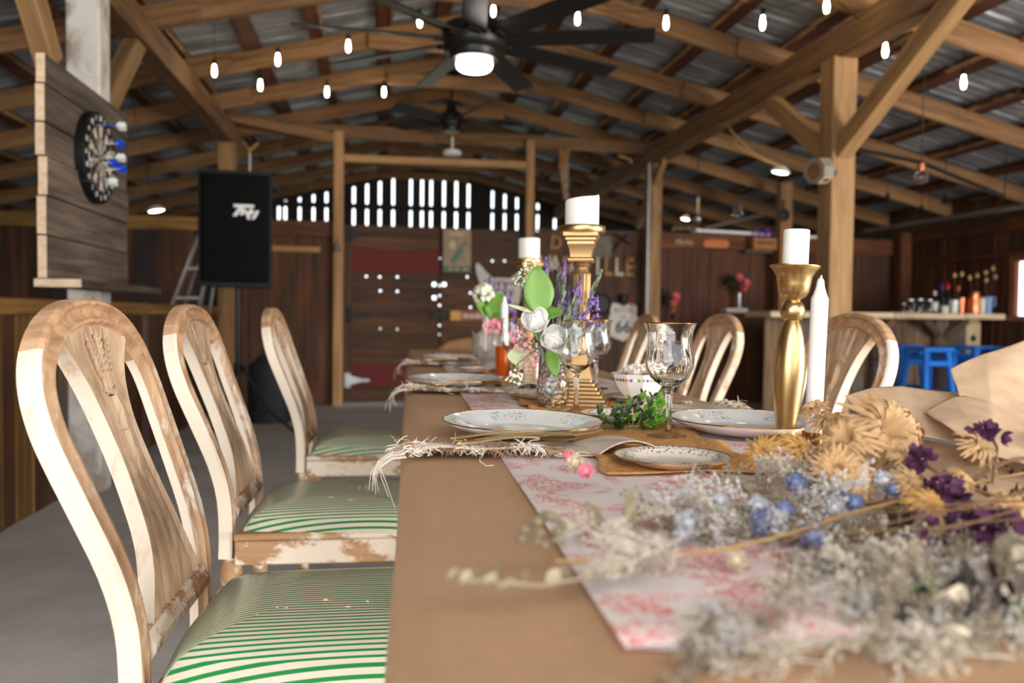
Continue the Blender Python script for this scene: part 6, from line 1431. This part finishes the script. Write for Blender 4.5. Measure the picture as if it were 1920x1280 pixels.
# eucalyptus sprig pointing left
es = [bp(858, 1086, .51), bp(930, 1090, .512), bp(1010, 1098, .515), bp(1060, 1090, .53), bp(1130, 1078, .55), bp(1250, 1050, .58)]; stem(es, .0013, 'euc')
EL = leaf_mesh(.016, .0135, .25, .5, n=5).mesh('eucalyptus_leaf', M['euc'], 180)
for i, (px, py, sc_) in enumerate([(862, 1080, .7), (870, 1092, .7), (885, 1088, .8), (900, 1088, .8), (932, 1088, .8), (940, 1092, .9), (965, 1094, .95), (992, 1096, .8), (1050, 1090, 1.1), (1070, 1090, 1.25), (1110, 1080, .9), (1150, 1075, 1.0), (1180, 1060, 1.0), (1200, 1060, .9)]):
    p = bp(px, py, .515+.04*max(0, px-1010)/150); o = link('eucalyptus_leaf', EL, BQ); s_ = 1 if i % 2 else -1; o.matrix_local = TR(p, sc=sc_) @ aim((-.5, .2, .3)) @ Matrix.Rotation(R(90*s_+random.uniform(-25, 25)), 4, 'Z') @ Matrix.Rotation(R(20), 4, 'X')
def bleaf(a, b, w_, mat, nrm=(-.2, -1, .3), Y=.62, Yb=None): return leaf_at(BQ, bp(*a, Y), bp(*b, Yb or Y), w_, mat, nrm, .3, .15, 'dry_leaf')
bleaf((1182, 990), (1180, 915), .012, 'sage', Y=.68); bleaf((1130, 985), (1096, 940), .013, 'sage', Y=.68); bleaf((1110, 975), (1120, 950), .012, 'sage', Y=.69)
bleaf((1660, 1140), (1740, 1105), .018, 'dgreen2', Y=.5); bleaf((1680, 1140), (1720, 1175), .016, 'dgreen2', Y=.49); bleaf((1700, 1130), (1650, 1160), .02, 'dgreen2', Y=.5); bleaf((1730, 1120), (1750, 1090), .02, 'dgreen2', Y=.5)
def cream(px, py, Y, r_, d, mat='cream2', n=3):
    c = bp(px, py, Y)
    for j in range(n):
        o = petal_mesh(r_*random.uniform(.9, 1.2), r_*.85, random.uniform(.5, 1.3), .5, 6, 6).build('dried_petal', M[mat], BQ, 180); o.matrix_local = TR(c) @ aim(d, j*2.2+px) @ TR((0, 0, 0), (R(20), 0, 0)); solid(o, .0005)
cream(1770, 1135, .49, .022, (-.2, -.8, .6), n=4); cream(1765, 1195, .47, .02, (.2, -.8, .4), n=4); cream(1830, 1175, .48, .017, (.2, -.8, .6), 'euc'); cream(1880, 1070, .53, .028, (-.2, -.5, .8), 'euc', 5); cream(1910, 1110, .51, .024, (-.3, -.6, .7), 'cream2', 4); cream(1900, 1170, .48, .022, (-.2, -.8, .5), 'dgreen2', 4); cream(1890, 1235, .46, .018, (0, -.9, .4), 'euc', 4); cream(1830, 1245, .46, .016, (0, -.9, .4), 'sage', 4); cream(1700, 1160, .5, .014, (0, -.8, .6), 'dgreen2', 4); cream(1620, 1100, .54, .014, (0, -.8, .6), 'euc', 3)
M['shadedry'] = plain('shade_dried_leaf', sr(44, 34, 26), .8, var=.3)
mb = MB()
for k in range(185):  # first batch near-black, added as shade between the wrap and the flowers
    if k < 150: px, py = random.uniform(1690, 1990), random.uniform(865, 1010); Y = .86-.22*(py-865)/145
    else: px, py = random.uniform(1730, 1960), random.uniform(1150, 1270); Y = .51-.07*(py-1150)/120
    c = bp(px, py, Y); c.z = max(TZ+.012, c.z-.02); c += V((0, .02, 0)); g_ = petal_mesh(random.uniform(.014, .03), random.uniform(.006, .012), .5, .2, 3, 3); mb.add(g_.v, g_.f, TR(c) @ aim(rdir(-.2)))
stuff(mb.build('shade_dried_leaves', M['shadedry'], BQ, 180))
# wrapping paper
def sheet(rows, bulge, name='wrapping_paper'):
    """rows: several polylines of (px, py, depth), lofted into one curved sheet"""
    pr = [[bp(*q_) for q_ in r_] for r_ in rows]; nr = len(pr); nc = len(pr[0])
    def fn(u, v):
        a = v*(nr-1); i = min(int(a), nr-2); f = a-i; b = u*(nc-1); j = min(int(b), nc-2); g_ = b-j; g_ = g_*g_*(3-2*g_)*.5+g_*.5; f = f*f*(3-2*f)*.5+f*.5
        p = pr[i][j].lerp(pr[i][j+1], g_).lerp(pr[i+1][j].lerp(pr[i+1][j+1], g_), f)
        return tuple(p+V((0, bulge*math.sin(u*7+v*4), bulge*.6*math.sin(u*9-v*5))))
    o = MB().grid(30, 20, fn).build(name, M['wrap'], BQ, 180); solid(o, .0006); return o
sheet([[(1782, 692, 1.0), (1850, 662, 1.0), (1925, 634, 1.0), (2000, 600, 1.02)], [(1795, 722, .97), (1850, 715, .96), (1925, 705, .96), (2000, 690, .98)], [(1800, 760, .95), (1860, 770, .92), (1925, 790, .9), (2000, 800, .92)]], .002)
sheet([[(1587, 742, 1.0), (1640, 727, 1.02), (1690, 722, 1.03), (1760, 733, 1.02), (1830, 742, 1.0)], [(1592, 752, .98), (1640, 757, .96), (1700, 768, .95), (1770, 775, .94), (1840, 770, .94)], [(1620, 775, .93), (1660, 795, .9), (1720, 815, .88), (1790, 830, .87), (1850, 830, .88)]], .0015)
sheet([[(1735, 772, .93), (1790, 745, .95), (1850, 737, .96), (1925, 747, .96), (2000, 760, .97)], [(1765, 790, .88), (1810, 785, .88), (1860, 790, .87), (1925, 800, .87), (2000, 810, .87)], [(1790, 812, .84), (1830, 838, .82), (1870, 855, .8), (1925, 872, .79), (2000, 890, .79)]], .002)
sheet([[(1660, 815, .93), (1760, 830, .92), (1870, 845, .9), (2000, 860, .9)], [(1740, 900, .8), (1800, 905, .79), (1880, 915, .78), (2000, 925, .78)], [(1790, 955, .73), (1840, 960, .72), (1900, 970, .715), (2000, 985, .71)]], .001)
# the part of the cone that lies on the table beyond the picture's right edge
a = tb(.70, .72, .004); 
def cone(u, v): an = math.pi*(1.05*u); r_ = .09*(1-.6*v); c_ = tb(.74+.34*v, .70+.1*v, .095-.02*v); return (c_.x, c_.y+r_*1.6*math.cos(an), c_.z-.0-r_*math.sin(an))
o = MB().grid(16, 8, cone).build('wrapping_paper', M['wrap'], BQ, 180); solid(o, .0006)

# ------------------------------------------------------------------ lettering becomes ordinary meshes
bpy.context.view_layer.update(); dg = bpy.context.evaluated_depsgraph_get()
for o in [o for o in S.objects if o.type == 'FONT']:
    me = bpy.data.meshes.new_from_object(o.evaluated_get(dg)); nm = o.name
    n_ = bpy.data.objects.new('tmp', me); COL.objects.link(n_); n_.parent = o.parent; n_.matrix_local = o.matrix_local
    for k in ('label', 'category', 'kind', 'group'):
        if k in o: n_[k] = o[k]
    bpy.data.objects.remove(o); n_.name = nm
